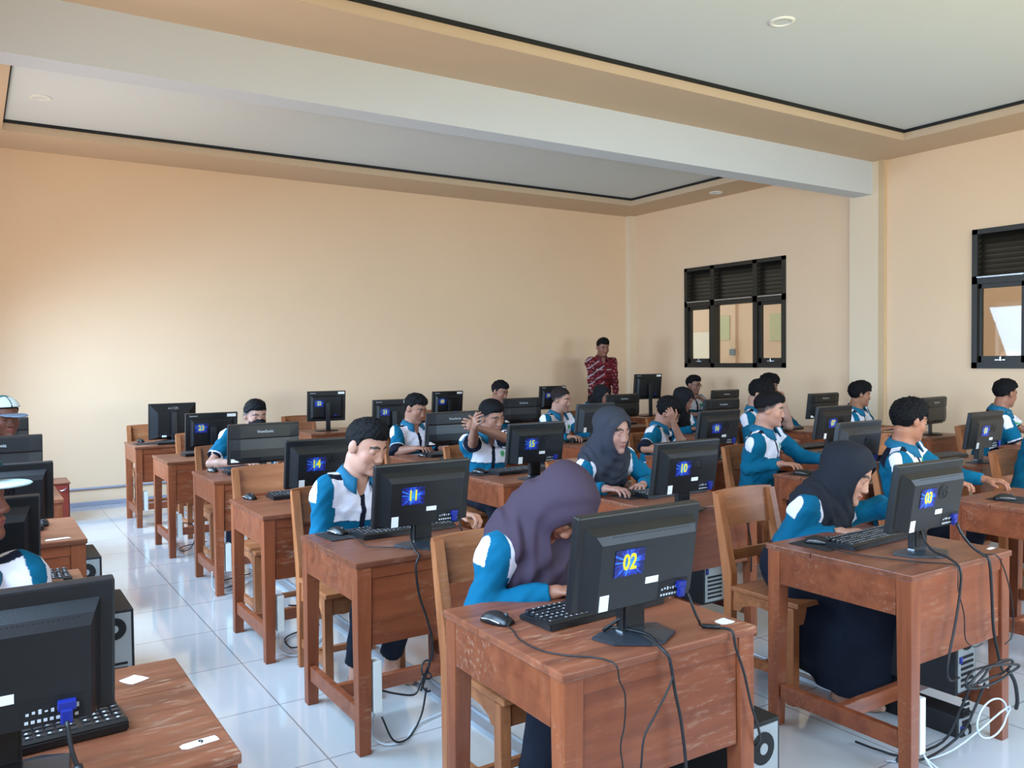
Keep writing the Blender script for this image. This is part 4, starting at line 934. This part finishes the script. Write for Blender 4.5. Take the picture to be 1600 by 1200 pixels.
def person(label, Hc, pel, face=(0, 15, 0), body=0., hands=(None, None), sleeve='long', veil=None, hair='short', skin=(186, 132, 104), h=.005, hs=1.0,
           elb=(None, None), curl=('relax', 'relax'), palm=(None, None), stand=False, cloth='uniform', extra=(), skirt=None, sw=.150, seed=0., legs=True, hair_c=(15, 14, 17), gaze='down', shy=0., brow=1., trouser=(24, 28, 40), shoulder_z=0.):
    Hc = np.array(Hc, float); pel = np.array(pel, float); sk = C3(*skin)*.74
    H = head_frame(*face); a = math.radians(body); bf = V3(math.sin(a), -math.cos(a), 0)
    up = nrm(Hc-pel)
    N = Hc-.150*hs*nrm(H[:, 2]+1.3*up)-H[:, 1]*.022; N = N+V3(0, 0, shoulder_z)
    T = frame(bf, nrm(N-pel)); T = np.stack([T[:, 0], np.cross(nrm(N-pel), T[:, 0]), nrm(N-pel)], 1)
    L = np.linalg.norm(N-pel)
    Sh = [N+T[:, 0]*sgn*sw-T[:, 2]*.050+T[:, 1]*(.012+shy) for sgn in (1, -1)]       # right, left
    l1, l2 = (.275, .245) if stand else (.262, .232)
    WR, EL = [], []
    for i, sgn in enumerate((1, -1)):
        tgt = hands[i]
        if tgt is None: tgt = pel+T[:, 0]*sgn*.13+bf*.30+V3(0, 0, .13)
        tgt = np.array(tgt, float)
        if elb[i] is not None:
            e = np.array(elb[i], float); e = Sh[i]+nrm(e-Sh[i])*min(max(np.linalg.norm(e-Sh[i]), .19), l1*1.08); w = e+nrm(tgt-e)*min(max(np.linalg.norm(tgt-e), .19), l2*1.08)
        else: e, w = elbow(Sh[i], tgt, l1, l2, T[:, 0]*sgn*.55-V3(0, 0, 1)*.9-bf*.35)
        EL.append(e); WR.append(w)
    knees, ank = [], []
    for sgn in (1, -1):
        if stand: k_ = pel+T[:, 0]*sgn*.085+V3(0, 0, -.44)+bf*.02; an = V3(k_[0], k_[1], .085)-bf*.02
        else: k_ = pel+T[:, 0]*sgn*.10+bf*.40; k_[2] = .49; an = pel+T[:, 0]*sgn*.095+bf*.28; an[2] = .075
        knees.append(k_); ank.append(an)
    hips = [pel+T[:, 0]*s_*.085+V3(0, 0, -.01) for s_ in (1, -1)]
    # ---- body
    pts = np.array([Hc, pel, N]+Sh+EL+WR+knees+ank); lo = pts.min(0)-.20; hi = pts.max(0)+.20; lo[2] = max(lo[2], -.02)
    f = Field(lo, hi, h); P = lambda x, y, z: Hc+hs*(H@V3(x, y, z)); E = lambda c, r, k=.02, op='u', R=None: f.ell(P(*c), tuple(q*hs for q in r), H if R is None else R, k, op)
    E((0, -.012, .032), (.074, .094, .082)); E((0, .020, -.030), (.063, .068, .086), .03); E((0, .034, -.076), (.045, .045, .040), .03)
    for s_ in (1, -1):
        E((s_*.038, .054, -.030), (.023, .022, .024), .02)
        E((s_*.031, .093, .003), (.018, .013, .011), .010, 's'); E((s_*.031, .0712, .000), (.0150, .0125, .0110), .006)
        E((s_*.0775, -.006, -.006), (.010, .021, .031), .006, R=H@np.array(Matrix.Rotation(s_*.25, 3, 'Z')))
        E((s_*.0125, .092, -.037), (.0085, .0095, .008), .007)
    f.cap(P(-.034, .077, .019), P(.034, .077, .019), .0085*hs, .0085*hs, .014)
    f.cap(P(0, .082, .004), P(0, .0945, -.031), .0065*hs, .0110*hs, .012); E((0, .0955, -.034), (.0120, .0105, .0095), .006)
    E((0, .0855, -.0600), (.022, .0105, .0055), .005); E((0, .0835, -.0690), (.019, .0105, .0065), .005); E((0, .076, -.098), (.020, .018, .016), .02)
    f.cap(P(0, -.028, -.070), N+T[:, 2]*-.01, .050*hs, .057*hs, .02)
    f.cap(N-T[:, 2]*.03, N-T[:, 2]*.10, .070, .085, .04)
    mid = pel*.55+N*.45
    for sgn in (-1, 1):
        f.cap(N+T[:, 0]*sgn*.05-T[:, 2]*.11, mid+T[:, 0]*sgn*.045, .070, .060, .03); f.cap(mid+T[:, 0]*sgn*.045, pel+T[:, 0]*sgn*.05, .060, .070, .03)
    for i, sgn in enumerate((1, -1)):
        f.cap(N+T[:, 0]*sgn*.03-T[:, 2]*.035, Sh[i], .035, .036, .03)
        f.cap(Sh[i], EL[i], .038, .031, .02); m_ = EL[i]*.68+WR[i]*.32
        f.cap(EL[i], m_, .032, .034, .012); f.cap(m_, WR[i], .034, .0215, .012)
        if legs:
            f.cap(hips[i], knees[i], .060, .046, .03); f.cap(knees[i], ank[i], .045, .032, .02)
            ft = ank[i]-V3(0, 0, ank[i][2]-.030); f.cap(ft-bf*.03, ft+bf*.12, .030, .022, .02); f.cap(ft+bf*.12, ft+bf*.16, .028, .016, .015); f.cap(ank[i], ft, .033, .032, .02)
        fd = nrm(WR[i]-EL[i]); pn = V3(0, 0, -1) if palm[i] is None else np.array(palm[i], float)
        if palm[i] is None and abs(fd[2]) > .75: pn = -T[:, 0]*sgn
        fh = fd if palm[i] is not None else nrm(fd*V3(1, 1, .35)) if abs(fd[2]) < .75 else fd
        hand(f, WR[i], fh, pn, sgn, curl[i], .95 if not stand else 1.)
    V, Q = f.mesh(); q = (V-Hc)@H/hs; c = np.tile(sk, (len(V), 1)); dist = np.linalg.norm(q, axis=1); hd = (dist < .16)
    c *= (1+.05*np.sin(V[:, :1]*60+seed)*np.sin(V[:, 2:]*55))
    x, y, z = np.abs(q[:, 0]), q[:, 1], q[:, 2]
    def blend(m, colr, a_): c[m] = c[m]*(1-a_)+np.asarray(colr)*a_
    if h <= .0055:
        zz = z-(.026-.010*((x-.028)/.022)**2); blend(hd & (np.abs(zz) < .0052*brow) & (x > .010) & (x < .050) & (y > .05), C3(26, 20, 20), .92)
        ez = z+.001+((x-.031)/.05)**2*2
        if gaze == 'down': blend(hd & (np.abs(ez+.0015) < .0036) & (np.abs(x-.031) < .0155) & (y > .06), C3(20, 14, 14), .95)
        else:
            blend(hd & (np.abs(ez) < .0042) & (np.abs(x-.031) < .0125) & (y > .06), C3(196, 188, 184), .8)
            blend(hd & (np.abs(ez) < .0046) & (np.abs(x-.031) < .0060) & (y > .06), C3(24, 16, 14), .95)
            blend(hd & (np.abs(ez-.0055) < .0018) & (np.abs(x-.031) < .0150) & (y > .06), C3(30, 20, 20), .8)
        blend(hd & (x < .022*(1-((z+.064)/.016)**2)) & (np.abs(z+.064) < .0115) & (y > .075), C3(158, 84, 78), .55)
        blend(hd & (np.abs(z+.0645) < .0016) & (x < .021) & (y > .07), C3(90, 40, 40), .6)
        blend(hd & (x > .004) & (x < .011) & (np.abs(z+.0455) < .003) & (y > .085), C3(70, 34, 30), .6)
        blend(hd & (x > .03) & (np.abs(z+.028) < .022) & (y > .045) , sk*np.array([1.08, .92, .90]), .35)
    if hair in ('fade', 'shaved') and not veil:       # clipped sides
        hl = np.interp(y, [-.10, -.04, .0, .03, .05], [-.060, -.040, -.005, .010, .040]); a_ = np.clip((z-hl+.008)/.024, 0, 1)*.92; m = hd & (z > hl) & (y < .06); c[m] = c[m]*(1-a_[m, None])+C3(34, 30, 32)*a_[m, None]
    if cloth == 'batik': blend(hd & (z < -.088) & (z > -.12) & (x < .018) & (y > .06), C3(30, 24, 22), .7); blend(hd & (np.abs(z+.050) < .004) & (x < .024) & (y > .085), C3(30, 24, 22), .6)
    root = np_mesh('person', V, Q, c, 'skin'); tag(root, label, 'person', None)
    # ---- shirt or tunic
    hc = max(.004, h*1.15) if h < .005 else .0065
    lo = np.array([N, pel]+Sh+EL+WR).min(0)-.17; hi = np.array([N, pel]+Sh+EL+WR).max(0)+.17
    g = Field(lo, hi, hc)
    tw, td = (.168, .118) if not skirt else (.160, .120)
    def torso(x, y, z):
        dx, dy, dz = x-pel[0], y-pel[1], z-pel[2]; tx = dx*T[0, 0]+dy*T[1, 0]+dz*T[2, 0]; ty = dx*T[0, 1]+dy*T[1, 1]+dz*T[2, 1]; tz = (dx*T[0, 2]+dy*T[1, 2]+dz*T[2, 2])/L
        w = np.interp(tz, [-.1, .1, .4, .72, .92, 1.02], [tw, tw, tw*.95, tw*1.03, tw*.80, .07]); d_ = np.interp(tz, [-.1, .1, .4, .7, .92, 1.02], [td*1.08, td*1.08, td*1.0, td, td*.68, .055])
        e = (np.sqrt((tx/w)**2+(ty/d_)**2)-1)*np.minimum(w, d_)
        return np.maximum(e, np.maximum((tz-1.0)*L, (-.10-tz)*L))
    g.put(torso, np.minimum(pel, N)-.2, np.maximum(pel, N)+.2, .02)
    for i, sgn in enumerate((1, -1)):
        g.cap(N+T[:, 0]*sgn*.045-T[:, 2]*.040, Sh[i], .046, .053, .045); g.cap(N+T[:, 0]*sgn*.05-T[:, 2]*.10+T[:, 1]*.01, Sh[i]-T[:, 2]*.03, .06, .055, .05)
        u = nrm(EL[i]-Sh[i])
        if sleeve == 'long':
            g.cap(Sh[i], EL[i], .056, .050, .035); g.cap(EL[i], WR[i]-nrm(WR[i]-EL[i])*.022, .050, .037, .02, cut=.0)
        else:
            g.cap(Sh[i], Sh[i]+u*.215, .056, .062, .035, cut=.0)
    g.everywhere(lambda x, y, z: wob((x, y, z), .0046, 30, seed)+wob((x, y, z), .0022, 66, seed+2))
    if not veil: g.ell(N+T[:, 1]*.092-T[:, 2]*.012, (.030, .050, .062), T, .012, 's')
    V, Q = g.mesh(); d = V-N; s_ = d@T[:, 0]; w_ = d@T[:, 1]; t_ = -(d@T[:, 2]); c = np.tile(TEAL, (len(V), 1))
    # nearest arm segment
    arm = np.zeros(len(V), bool); along = np.zeros(len(V)); tor = np.maximum(np.abs(s_)-.128, 0)
    dmin = np.full(len(V), 9.)
    for i, sgn in enumerate((1, -1)):
        for (A, B, base, ln) in ((Sh[i], EL[i], 0, l1), (EL[i], WR[i], l1, l2)):
            ab = B-A; tt = np.clip(((V-A)@ab)/(ab@ab), 0, 1); dd = np.linalg.norm(V-A-tt[:, None]*ab, axis=1)
            m = dd < dmin; dmin[m] = dd[m]; along[m] = base+tt[m]*ln
    arm = (np.abs(s_) > .150) | ((along > .10) & (dmin < .060))
    if cloth == 'uniform':
        front = w_ > -.005
        white = ~arm & front & (t_ < .185) & (t_ > -.06); c[white] = WHITE
        ins = (np.abs(s_) < .160) & ~arm
        navy = (t_ < .105) & (np.abs(s_) > .050) & (w_ > .006) & (w_ < .040) & ins; c[navy] = NAVY
        out = (t_ < .13) & (w_ <= .006) & (w_ > -.055) & ins & (np.abs(s_) > .03); c[out] = WHITE
        for i, sgn in enumerate((1, -1)):
            ab = EL[i]-Sh[i]; tt = (V-Sh[i])@ab/(ab@ab); pp = V-Sh[i]-np.clip(tt, 0, 1)[:, None]*ab; pn_ = np.linalg.norm(pp, axis=1)+1e-9
            o_ = nrm(T[:, 0]*sgn*.75+T[:, 2]*.6-T[:, 1]*.35); o_ = nrm(o_-ab*(o_@ab)/(ab@ab))
            c[arm & (pn_ < .085) & (tt < .32) & (tt > -.6) & (s_*sgn > 0) & ((pp@o_)/pn_ > .84)] = WHITE
        back = ~arm & (w_ < -.045) & (t_ < .11); c[back] = NAVY
        c[~arm & front & (np.abs(s_) < .014) & (t_ > .0)] = NAVY
        c[~arm & front & (t_ > .183) & (t_ < .189) & (np.abs(s_) > .014)] = NAVY*.6+TEAL*.4
        em = ~arm & front & ((s_+.078)**2+((t_-.118)*1.0)**2 < .027**2); c[em] = C3(196, 214, 200)
        em = ~arm & front & ((s_+.078)**2+((t_-.118)*1.0)**2 < .022**2); c[em] = GREEN
        em = ~arm & front & ((s_+.078)**2+((t_-.118)*1.0)**2 < .009**2); c[em] = C3(60, 120, 96)
        if sleeve == 'short':
            c[(along > .195) & arm] = NAVY; c[(along > .188) & (along <= .197) & arm] = WHITE
    elif cloth == 'batik':
        c[:] = C3(92, 24, 34)
        pat = np.sin(V[:, 2]*120+3*np.sin(s_*60))*np.sin(s_*110+2*np.sin(V[:, 2]*50)); c[pat > .55] = C3(150, 52, 60); c[pat < -.62] = C3(44, 14, 22)
        pk = (np.abs(t_-.155) < .006) & (w_ > .02) & (np.abs(np.abs(s_)-.075) < .045); c[pk] = C3(176, 160, 150)
        dots = arm & (np.sin(V[:, 2]*70)*np.sin(s_*160) > .86); c[dots] = C3(214, 196, 180)
        sw_ = (np.abs(np.sin(V[:, 2]*28+s_*18)) > .965) & (w_ > .02) & (s_ > 0); c[sw_] = C3(160, 150, 156)
    else: c[:] = cloth
    shirt = np_mesh('shirt', V, Q, c, 'cloth', root)
    # ---- collar
    if not veil:
        axn = nrm(Hc+H@V3(0, -.03, -.07)-N); F0 = nrm(T[:, 1]-axn*(T[:, 1]@axn)); X0 = np.cross(F0, axn); rings = []
        for k in range(33):
            th = math.radians(24+312*k/32); ff = max(0, math.cos(th/1.0)) if (th < math.pi/2 or th > 1.5*math.pi) else 0; e = ff**1.6
            dr = F0*math.cos(th)+X0*math.sin(th); dn = -axn
            pr = [(.062+.030*e, -.03-.015*e), (.060+.022*e, .026-.030*e), (.068+.026*e, .030-.030*e), (.094+.036*e, -.012-.056*e), (.088+.032*e, -.020-.054*e), (.066+.026*e, .010-.034*e)]
            rings.append([Vector(N+dr*r_*1.0+axn*z_*(1 if z_ > 0 else 1)+axn*.012) for r_, z_ in pr])
        b = MB(); b.loft(rings)
        for kk in b.bm.faces: kk.smooth = True
        me_m = 'collar_teal' if cloth == 'uniform' else 'collar_maroon'
        if me_m not in MATS: mat(me_m, tuple(TEAL if cloth == 'uniform' else C3(92, 24, 34))+(1,), .85, noise=.08)
        o = b.build('collar', me_m, root)
    # ---- trousers or skirt
    if legs:
        kk = knees+ank+hips+[pel]; lo = np.array(kk).min(0)-.17; hi = np.array(kk).max(0)+.17; lo[2] = -.02
        g = Field(lo, hi, .008)
        g.ell(pel, (.165, .120, .094), T, .03)
        if skirt:
            kc = (knees[0]+knees[1])/2; ac = (ank[0]+ank[1])/2
            for i in (0, 1):
                g.cap(hips[i], knees[i], .095, .082, .06); g.cap(knees[i]+V3(0, 0, -.01), ank[i]+bf*.05, .085, .10, .08)
            g.cap(kc, ac+bf*.04+V3(0, 0, -.0), .10, .13, .10); g.cap(pel+bf*.03, ac-bf*.02, .125, .14, .10)
            for sgn in (1, -1): g.cap(pel+T[:, 0]*sgn*.15+bf*.02, pel+T[:, 0]*sgn*.20+bf*.14-V3(0, 0, .40), .060, .05, .10)
            g.everywhere(lambda x, y, z: .010*np.sin(42*x+9*np.sin(6*y))*np.clip((.75-z), 0, 1)); g.clip(lambda x, y, z: .07-z+0*x+0*y)
        else:
            for i in (0, 1):
                g.cap(hips[i], knees[i], .082, .068, .04); g.cap(knees[i], ank[i]+V3(0, 0, .04), .068, .055, .03, cut=0)
            g.everywhere(lambda x, y, z: wob((x, y, z), .003, 40, seed))
        V, Q = g.mesh(); np_mesh('skirt' if skirt else 'trousers', V, Q, np.tile(C3(*trouser), (len(V), 1)), 'cloth', root)
    # ---- head cover
    hh = max(h, .004)
    if veil:
        lo = np.minimum(np.minimum(Hc, N)-.24, 9); hi = np.maximum(Hc, N)+.24; g = Field(lo, hi, hh if h < .005 else .006)
        GE = lambda c_, r, k=.02, op='u': g.ell(P(*c_), tuple(v*hs for v in r), H, k, op)
        GE((0, -.016, .036), (.092, .116, .098)); GE((0, .000, -.045), (.090, .092, .098), .04); GE((0, -.02, -.10), (.078, .082, .07), .04)
        g.cap(P(0, -.03, -.08), N-T[:, 2]*.02, .082, .10, .05)
        g.ell(N+T[:, 1]*.050-T[:, 2]*.11, (.135, .095, .15), T, .06); g.ell(N-T[:, 1]*.045-T[:, 2]*.04, (.150, .085, .12), T, .06)
        for sgn in (1, -1): g.cap(N-T[:, 2]*.03, Sh[0 if sgn == 1 else 1]*.7+N*.3, .085, .066, .05)
        def folds(x, y, z):
            dx, dy, dz = x-N[0], y-N[1], z-N[2]; tx = dx*T[0, 0]+dy*T[1, 0]+dz*T[2, 0]; tz = dx*T[0, 2]+dy*T[1, 2]+dz*T[2, 2]
            a_ = np.clip((.16-tz)/.2, 0, 1); return a_*(.0055*np.sin(62*tx+14*tz+2*np.sin(20*tz+seed)+seed)+.003*np.sin(110*tx+seed*2))
        g.everywhere(folds)
        def hfolds(x, y, z):
            dx, dy, dz = x-Hc[0], y-Hc[1], z-Hc[2]; qx = dx*H[0, 0]+dy*H[1, 0]+dz*H[2, 0]; qy = dx*H[0, 1]+dy*H[1, 1]+dz*H[2, 1]; qz = dx*H[0, 2]+dy*H[1, 2]+dz*H[2, 2]
            r_ = np.sqrt((qx*1.25)**2+(qz+.01)**2)-.35*qy; return .0028*np.sin(115*r_+2.2*np.sin(9*qz+12*qx+seed)+seed)*np.clip((r_-.06)/.05, 0, 1)
        g.everywhere(hfolds)
        fo, fz = .060, .086
        def face_(x, y, z):
            dx, dy, dz = x-Hc[0], y-Hc[1], z-Hc[2]; qx = (dx*H[0, 0]+dy*H[1, 0]+dz*H[2, 0])/hs; qy = (dx*H[0, 1]+dy*H[1, 1]+dz*H[2, 1])/hs; qz = (dx*H[0, 2]+dy*H[1, 2]+dz*H[2, 2])/hs
            e = (np.sqrt((qx/fo)**2+((qz+.015)/fz)**2)-1)*fo*hs; return np.maximum(e, (.022-qy)*hs)
        g.put(face_, Hc-.2, Hc+.2, .008, 's')
        V, Q = g.mesh(); np_mesh('headscarf', V, Q, np.tile(C3(*veil), (len(V), 1)), 'veil', root)
    else:
        g = Field(Hc-.20, Hc+.20, hh)
        thick = {'short': .009, 'fade': .005, 'shaved': .003, 'mop': .016, 'cap': .006, 'quiff': .007}[hair]
        def hairline(d_, q_):
            yy = q_[1]/hs; zz = q_[2]/hs
            hl = np.interp(yy, [-.11, -.06, -.02, .0, .022, .04, .06, .10], [-.062, -.058, -.020, .000, .000, .040, .062, .068] if hair not in ('mop',) else [-.085, -.082, -.035, -.018, -.012, .026, .040, .044])
            if hair in ('fade', 'shaved'): hl = np.interp(yy, [-.11, -.04, .02, .045, .07, .10], [-.030, .000, .018, .040, .060, .064])
            return np.maximum(d_, (hl-.032-zz)*hs*.8)
        g.ell(P(0, -.012, .032), tuple((v+thick)*hs for v in (.074, .094, .082)), H, .01, post=lambda d_, q_: hairline(d_, q_))
        if hair in ('mop', 'short', 'quiff', 'fade'):
            tk = {'mop': .016, 'short': .008, 'quiff': .016, 'fade': .007}[hair]
            g.ell(P(0, .022, .080+tk*.4), (.058*hs, .066*hs, (.030+tk)*hs), H, .03)
        g.everywhere(lambda x, y, z: (wob((x, y, z), .0012 if hair in ('fade', 'cap', 'quiff') else .0028, 95, seed)+wob((x, y, z), .0018 if hair in ('fade', 'cap', 'quiff') else .003, 210, seed+1)+wob((x, y, z), .0016, 330, seed+2)) if hair != 'shaved' else 0*x+0*y+0*z)
        V, Q = g.mesh(); np_mesh('hair', V, Q, np.tile(C3(*hair_c), (len(V), 1)), 'hair', root)
    for ex in extra:
        g = Field(Hc-.24, Hc+.24, .005)
        if ex == 'mask':
            g.ell(P(0, .028, -.044), (.069*hs, .079*hs, .052*hs), H, .01, post=lambda d_, q_: np.maximum(d_, .012*hs-q_[1]))
            g.cap(P(0, .098, -.03), P(0, .09, -.08), .012, .012, .03)
            V, Q = g.mesh(); np_mesh('face_mask', V, Q, np.tile(C3(26, 27, 32), (len(V), 1)), 'cloth', root)
        if ex in ('cap', 'cap_white'):
            g.ell(P(0, -.010, .040), (.093*hs, .112*hs, .094*hs), H, .01, post=lambda d_, q_: np.maximum(d_, (.018*hs+.18*q_[1]-q_[2])))
            V, Q = g.mesh(); qq = (V-Hc)@H; c = np.tile(C3(38, 110, 120), (len(V), 1)); c[(qq[:, 1] > .02)] = C3(220, 228, 226) if ex == 'cap' else C3(60, 82, 92); c[np.abs(qq[:, 0]) < .004] = C3(20, 70, 80)
            cp = np_mesh('cap_crown', V, Q, c, 'cloth', root)
            g = Field(Hc-.28, Hc+.28, .005); bl = .098 if ex == 'cap' else .080
            g.ell(P(0, bl, .030), (.080*hs, bl*hs, .0075*hs), H, .01, post=lambda d_, q_: np.maximum(d_, -.012-q_[1]))
            V, Q = g.mesh(); c = np.tile(C3(120, 138, 158) if ex == 'cap' else C3(196, 226, 232), (len(V), 1)); np_mesh('cap_brim', V, Q, c, 'cloth', root)
        if ex == 'glasses':
            b = MB()
            for s_ in (1, -1):
                b.tube([Vector(P(s_*.032+.019*math.cos(k*.524), .098, .000+.015*math.sin(k*.524))) for k in range(13)], .0018, n=5, sub=1)
                b.tube([Vector(P(s_*.051, .096, .004)), Vector(P(s_*.078, .02, .004)), Vector(P(s_*.080, -.01, .0))], .0018, n=5, sub=1)
            b.tube([Vector(P(-.013, .099, .003)), Vector(P(.013, .099, .003))], .0018, n=5, sub=1); b.build('glasses', 'port_black', root)
    return root

# ------------------------------------------------------------------ the people (head centre, pelvis, pose)
K1, K2, K3 = .0032, .0042, .0052
person('boy in teal and white shirt looking down behind the monitor numbered 11', (1.560, 3.67, 1.10), (1.51, 3.86, .54), (24, 20, 4), 8, ((1.36, 3.66, .62), (1.92, 3.38, .775)), elb=((1.345, 3.72, .70), None),
       curl=('relax', 'claw'), palm=(None, (-.3, .0, -1)), hair='quiff', skin=(214, 158, 134), h=K1, seed=.4, hs=1.07)
person('boy in teal shirt wearing a black face mask, short sleeves', (1.80, 6.34, 1.10), (1.66, 6.42, .54), (8, 12, 0), 0, ((1.66, 5.98, .785), (1.92, 6.0, .785)), elb=((1.44, 6.24, .76), None), sleeve='short',
       curl=('flat', 'flat'), hair='fade', skin=(196, 148, 128), h=K2, extra=('mask',), seed=1.1, gaze='fwd')
person('boy in short sleeves gazing down at his mouse, left of the boy with raised arms', (3.14, 6.33, 1.10), (3.16, 6.42, .54), (24, 22, 0), 10, ((3.00, 5.99, .80), (3.30, 6.02, .785)), elb=((2.93, 6.26, .77), None), sleeve='short',
       curl=('mouse', 'flat'), hair='short', skin=(182, 128, 104), h=K2, seed=1.9)
person('boy hiding his face behind two raised crossed forearms', (3.11, 5.06, 1.10), (3.08, 5.16, .54), (12, 18, -8), 0, ((2.76, 4.70, 1.07), (2.84, 4.84, 1.05)), elb=((2.86, 4.90, .93), (3.07, 4.84, .97)), sleeve='short',
       curl=('relax', 'claw'), palm=((1, 0, 0), (-.2, 1, 0)), hair='fade', skin=(176, 126, 104), h=K2, seed=2.7, gaze='fwd')
person('boy near the back wall seen above the boy with raised arms', (4.97, 7.90, 1.145), (4.9, 7.94, .54), (20, 20, 0), 0, h=K3, hair='short', skin=(168, 116, 94), seed=3.3)
person('boy with a closely shaved head, gazing right, arm on the desk', (4.74, 6.44, 1.115), (4.72, 6.54, .54), (28, 12, 0), 12, ((4.56, 6.06, .79), (4.90, 6.1, .79)), h=K3, hair='shaved', hair_c=(40, 32, 32), skin=(196, 144, 122), seed=4.1)
person('standing man in a dark red patterned batik shirt before the back wall', (7.27, 8.90, 1.655), (7.27, 8.98, .96), (-12, 16, 0), -10, ((7.10, 8.80, .80), (7.42, 8.80, .80)), h=K2, hair='quiff', stand=True, cloth='batik', skin=(160, 108, 88), sw=.175, seed=5., trouser=(26, 26, 32), hs=1.04)
person('girl in a black headscarf seated in front of the standing man', (6.38, 7.84, 1.05), (6.22, 7.92, .54), (10, 16, 0), 0, h=K3, veil=(24, 24, 30), skin=(190, 134, 112), seed=5.6)
person('girl in a dark grey headscarf, hand on the mouse by monitor 10', (3.10, 3.71, 1.085), (3.16, 3.98, .54), (6, 10, 0), 0, ((2.92, 3.44, .80), (3.10, 3.50, .785)), elb=((2.84, 3.76, .78), (3.40, 3.72, .76)),
       curl=('mouse', 'flat'), veil=(50, 52, 62), skirt=True, skin=(196, 146, 130), h=K1, seed=6.2, hs=1.06)
person('boy leaning his face on his hand beside the girl in grey headscarf', (4.80, 5.03, 1.06), (4.72, 5.14, .54), (38, 34, -14), 26, ((4.58, 4.74, .79), (4.72, 4.90, .99)), elb=((4.47, 4.96, .78), (4.82, 4.84, .75)), sleeve='short',
       curl=('relax', 'claw'), palm=(None, (.2, .6, .3)), hair='mop', skin=(186, 132, 108), h=K2, seed=7.)
person('girl in a black headscarf half hidden by the boy leaning on his hand', (6.26, 6.34, 1.06), (6.15, 6.42, .54), (24, 24, 0), 0, ((6.05, 5.98, .79), (6.35, 6.0, .79)), h=K3, veil=(20, 20, 25), skin=(176, 122, 100), seed=7.7)
person('boy with glasses, fist at his chin, below the left window', (7.88, 7.80, 1.15), (7.85, 7.82, .54), (10, 10, 0), 0, ((7.65, 7.45, .79), (7.80, 7.66, 1.03)), elb=(None, (8.0, 7.56, .80)), sleeve='short', curl=('flat', 'fist'), h=K3, hair='short', skin=(160, 112, 92), extra=('glasses',), seed=8.4)
person('boy by the right wall of whom little but black hair shows', (7.40, 6.18, 1.19), (7.45, 6.18, .54), (40, 18, 0), 0, h=K3, hair='mop', skin=(160, 112, 92), seed=9.1)
person('boy propping his head on a bare raised arm, behind the boy in long sleeves', (5.84, 4.97, 1.175), (5.92, 5.02, .54), (30, 28, 0), 12, ((5.74, 4.66, .79), (5.98, 4.84, 1.10)), elb=(None, (6.02, 4.66, .82)), sleeve='short', curl=('flat', 'claw'), h=K2, hair='mop', skin=(186, 140, 118), seed=9.9)
person('boy leaning back in long teal sleeves with one hand on a mouse', (4.58, 3.82, 1.145), (4.62, 3.96, .54), (36, 10, 0), 22, ((4.50, 3.58, .80), (4.90, 3.55, .785)), elb=((4.44, 3.88, .76), None), curl=('mouse', 'flat'), h=K1, hair='fade', skin=(206, 150, 126), seed=10.6, gaze='fwd')
person('boy with fluffy black hair before the column, facing right', (7.35, 5.02, 1.125), (7.44, 5.18, .54), (50, 10, 0), 20, ((7.3, 4.76, .79), (7.66, 4.84, .785)), sleeve='short', curl=('flat', 'flat'), h=K3, hair='mop', skin=(176, 122, 94), seed=11.3, gaze='fwd')
person('boy with a black mop of hair in profile behind the monitor numbered 03', (4.57, 2.80, 1.125), (4.63, 2.92, .54), (66, 12, 0), 24, ((4.45, 2.5, .79), (4.85, 2.5, .785)), h=K1, hair='mop', skin=(186, 124, 96), seed=12., gaze='fwd')
person('boy in profile facing right, behind the monitor numbered 01', (7.50, 3.72, 1.165), (7.46, 3.86, .54), (70, 10, 0), 40, ((7.6, 3.5, .79), (7.85, 3.5, .785)), sleeve='short', h=K3, hair='short', skin=(170, 112, 88), seed=12.8, gaze='fwd')
person('student in teal shirt cut by the right edge of the picture', (5.80, 2.55, 1.12), (5.72, 2.68, .54), (30, 16, 0), 0, ((5.6, 2.2, .79), (5.9, 2.2, .785)), h=K2, hair='short', skin=(176, 122, 98), seed=13.4)
person('girl in an aubergine headscarf bowing her head behind the monitor numbered 02', (1.60, 2.17, 1.03), (1.56, 2.44, .54), (16, 62, 6), 0, ((1.68, 2.03, .80), (1.84, 2.02, .80)), elb=((1.38, 2.27, .79), (1.86, 2.26, .78)), curl=('relax', 'relax'), h=K1, veil=(66, 52, 66), skin=(176, 118, 92), seed=14.1, shy=.02)
person('girl in black headscarf and long skirt leaning over the keyboard of monitor 03', (3.32, 2.33, .97), (3.17, 2.50, .54), (18, 24, 10), 10, ((3.22, 2.07, .80), (3.42, 2.10, .80)), elb=((3.08, 2.42, .74), (3.52, 2.30, .80)), curl=('relax', 'relax'), h=K1, veil=(28, 31, 40), skirt=True, skin=(206, 152, 128), seed=14.9, hs=1.08, trouser=(20, 25, 38))
person('boy in a white and teal cap, farther of the two in caps', (.17, 6.16, 1.165), (.12, 6.26, .54), (26, 6, 0), -8, h=K2, hair='cap', skin=(132, 82, 66), extra=('cap',), seed=15.5, hs=1.05)
person('boy in a cap with a pale brim, nearer of the two in caps', (-.024, 2.52, 1.165), (-.05, 2.62, .50), (70, 0, 0), 20, ((-.15, 2.2, .79), (.10, 2.25, .80)), h=K1, hair='cap', skin=(140, 84, 66), extra=('cap_white',), seed=16.3, shoulder_z=-.035)
